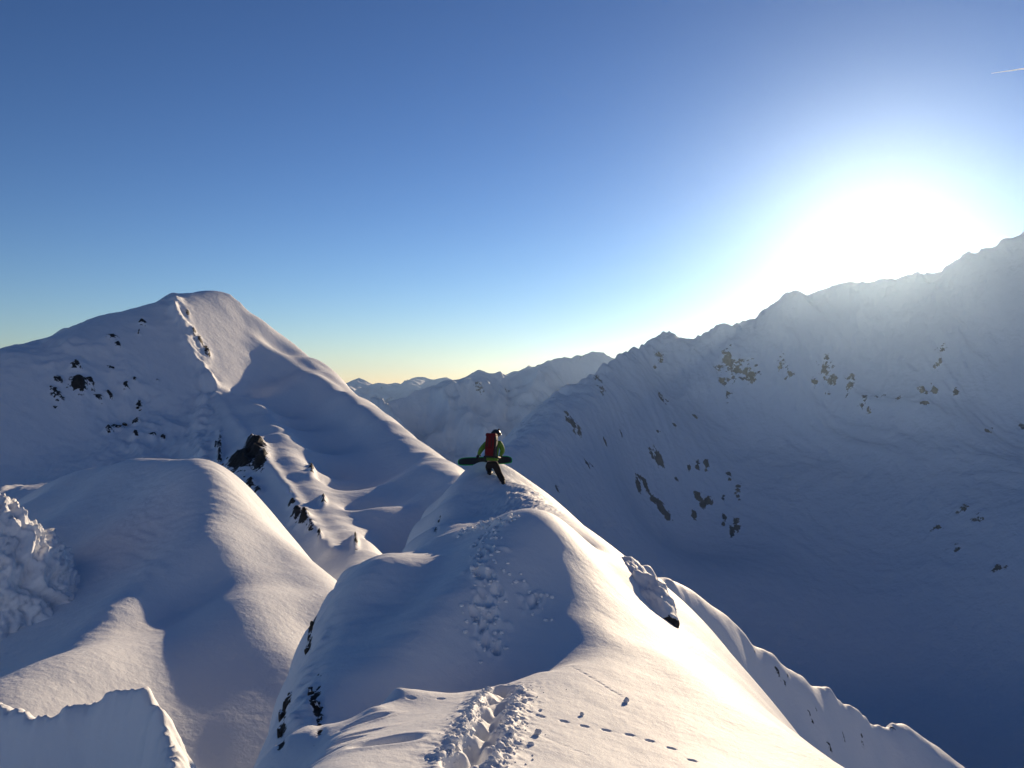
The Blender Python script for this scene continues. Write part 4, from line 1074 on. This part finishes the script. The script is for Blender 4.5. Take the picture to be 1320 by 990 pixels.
# the red pack: worn, but a thing of its own
pc = at(633.4, 574.6, PD + 0.06)
pack = bpy.data.objects.new('backpack', None); scene.collection.objects.link(pack)
pack.location = pc; pack.rotation_euler = (math.radians(-7), math.radians(2), YAW)
tag(pack, 'tall dark red backpack with black sides on the back of the person', 'backpack')
def box(sx, sy, sz, n=3, bulge=0.0):
    def f(bm):
        bmesh.ops.create_cube(bm, size=1)
        bmesh.ops.subdivide_edges(bm, edges=bm.edges[:], cuts=n, use_grid_fill=True)
        for v in bm.verts:
            x, y_, z = v.co * 2
            k = 1 + bulge * (1 - z * z) - 0.10 * max(0, z) ** 3
            v.co = Vector((x * sx / 2 * k, y_ * sy / 2 * (1 + bulge * (1 - x * x)), z * sz / 2))
    return f
solid('pack_body', box(0.29, 0.20, 0.60, 4, 0.06), m_black, pack, True, 0.02)
p_ = solid('front_panel', box(0.225, 0.06, 0.55, 4, 0.05), m_red, pack, True, 0.015); p_.location = (-0.012, -0.10, 0.0)
p_ = solid('pocket', box(0.20, 0.05, 0.20, 3, 0.06), m_red, pack, True, 0.015); p_.location = (-0.012, -0.135, -0.15)
p_ = solid('lid', box(0.27, 0.19, 0.09, 3, 0.08), m_red, pack, True, 0.02); p_.location = (-0.01, -0.015, 0.29)
for sx in (-0.06, 0.05):
    p_ = solid('strap', box(0.016, 0.012, 0.50, 2), m_black, pack, False); p_.location = (sx - 0.01, -0.137, 0.02)
for sx in (-0.11, 0.11):
    p_ = solid('shoulder_strap', box(0.05, 0.02, 0.30, 2), m_black, pack, False, 0.006); p_.location = (sx, 0.12, 0.16); p_.rotation_euler = (math.radians(-20), 0, 0)
p_ = solid('hip_belt', box(0.42, 0.26, 0.05, 3), m_black, pack, True, 0.01); p_.location = (0.01, 0.12, -0.30)
p_ = solid('buckle', box(0.022, 0.014, 0.03, 1), m_grey, pack, False); p_.location = (0.15, -0.02, 0.15)

# the snowboard, held level in front
BC = at(625.3, 593.6, PD + 0.95)
board = bpy.data.objects.new('snowboard', None); scene.collection.objects.link(board)
bl_, br_ = Vector(at(590.0, 595.4, PD + 1.02)), Vector(at(660.3, 592.4, PD + 1.12))
BC = (bl_ + br_) / 2; L_ = (br_ - bl_).length
board.location = BC
xa = (br_ - bl_).normalized(); ya = Vector((0.0, 0.42, 0.90)); ya = (ya - xa * ya.dot(xa)).normalized(); za = xa.cross(ya)
board.rotation_euler = Matrix((xa, ya, za)).transposed().to_euler()
tag(board, 'dark snowboard with green tips held level across the body by the person', 'snowboard')
def outline(n=90, inset=0.0):
    pts = []
    for k in range(n):
        a = 2 * math.pi * k / n
        cx_, sy_ = math.cos(a), math.sin(a)
        ex = abs(cx_) ** 0.42 * (1 if cx_ > 0 else -1); ey = abs(sy_) ** 0.62 * (1 if sy_ > 0 else -1)
        w = 0.118 + 0.016 * (2 * abs(ex * 0.8)) ** 2 * 0.5
        pts.append(((L_ / 2 - inset) * ex, (w - inset) * ey))
    return pts
def camber(x):
    t = max(0, abs(x) / (L_ / 2) - 0.78) / 0.22
    return 0.055 * t * t
def plate(z0, z1, inset, xr=None):
    def f(bm):
        P = outline(inset=inset)
        if xr: P = [(min(max(x_, xr[0]), xr[1]), y_) for x_, y_ in P]
        lo = [bm.verts.new((x_, y_, z0 - camber(x_))) for x_, y_ in P]; hi = [bm.verts.new((x_, y_, z1 - camber(x_))) for x_, y_ in P]
        n = len(P)
        for i in range(n):
            j = (i + 1) % n
            bm.faces.new((lo[i], lo[j], hi[j], hi[i]))
        # ladder of quads across the board
        for V, flip in ((lo, True), (hi, False)):
            for i in range(n // 2 - 1):
                q = (V[i], V[i + 1], V[n - 2 - i], V[n - 1 - i]) if i < n // 2 - 1 else None
                if q and len(set(q)) == 4:
                    try: bm.faces.new(q if not flip else q[::-1])
                    except ValueError: pass
        bmesh.ops.recalc_face_normals(bm, faces=bm.faces)
    return f
solid('deck', plate(-0.006, 0.004, 0.0), m_green, board, False)
solid('base', plate(0.0045, 0.0075, 0.022), m_base, board, False)
solid('top_sheet', plate(-0.0095, -0.0065, 0.012), m_base, board, False)
for sx in (-0.26, 0.26):
    b_ = solid('binding', box(0.13, 0.22, 0.05, 2), m_black, board, False, 0.01); b_.location = (sx, 0, -0.04)
    hb = solid('highback', box(0.16, 0.03, 0.20, 2), m_black, b_, False, 0.01); hb.location = (0, -0.10, -0.12)

# ------------------------------------------------------------------ contrail, high beyond the ridge
ca, cb = Vector(at(1278, 94.5, 9000)), Vector(at(1480, 66, 9600))
n = 26
bm = bmesh.new(); rings = []
ax = (cb - ca).normalized(); s1 = ax.cross(Vector((0, 0, 1))).normalized(); s2 = ax.cross(s1)
for k in range(n):
    t = k / (n - 1); r = 1.5 + 7 * min(1, t * 4)
    c = ca + (cb - ca) * t
    rings.append([bm.verts.new(c + (s1 * math.cos(q) + s2 * math.sin(q)) * r * (1 + 0.15 * math.sin(k * 2.1 + q))) for q in np.linspace(0, 2 * math.pi, 10, endpoint=False)])
for a, b in zip(rings[:-1], rings[1:]):
    for i in range(10): bm.faces.new((a[i], a[(i + 1) % 10], b[(i + 1) % 10], b[i]))
me = bpy.data.meshes.new('contrail'); bm.to_mesh(me); bm.free()
me.polygons.foreach_set('use_smooth', np.ones(len(me.polygons), bool))
cm, nt, b = node_mat('contrail_vapour')
b.inputs['Base Color'].default_value = (0.95, 0.95, 0.97, 1); b.inputs['Roughness'].default_value = 1.0; b.inputs['Specular IOR Level'].default_value = 0
tr = nt.nodes.new('ShaderNodeBsdfTranslucent'); tr.inputs['Color'].default_value = (0.95, 0.95, 0.97, 1)
mx = nt.nodes.new('ShaderNodeMixShader'); mx.inputs['Fac'].default_value = 0.7
out = nt.nodes['Material Output']
nt.links.new(b.outputs[0], mx.inputs[1]); nt.links.new(tr.outputs[0], mx.inputs[2]); nt.links.new(mx.outputs[0], out.inputs['Surface'])
tag(link('contrail', me, cm), 'short thin white contrail high in the sky at the right edge, above the sun', 'contrail')

# ------------------------------------------------------------------ haze: thin, even, forward-scattering air
HAZE = 1.9e-5
hm = bpy.data.materials.new('haze'); hm.use_nodes = True
nt = hm.node_tree; nt.nodes.clear()
o_ = nt.nodes.new('ShaderNodeOutputMaterial'); pv = nt.nodes.new('ShaderNodeVolumePrincipled')
pv.inputs['Color'].default_value = (0.55, 0.76, 1.0, 1)
pv.inputs['Density'].default_value = HAZE
pv.inputs['Anisotropy'].default_value = 0.85
nt.links.new(pv.outputs[0], o_.inputs['Volume'])
bm = bmesh.new()
bmesh.ops.create_cube(bm, size=1)
bmesh.ops.scale(bm, vec=(2 * R + 800, 2 * R + 800, 420 + 721.5), verts=bm.verts)
bmesh.ops.translate(bm, vec=(0, 0, (420 - 721.5) / 2), verts=bm.verts)
me = bpy.data.meshes.new('haze'); bm.to_mesh(me); bm.free()
hz = link('haze', me, hm); hz['kind'] = 'stuff'
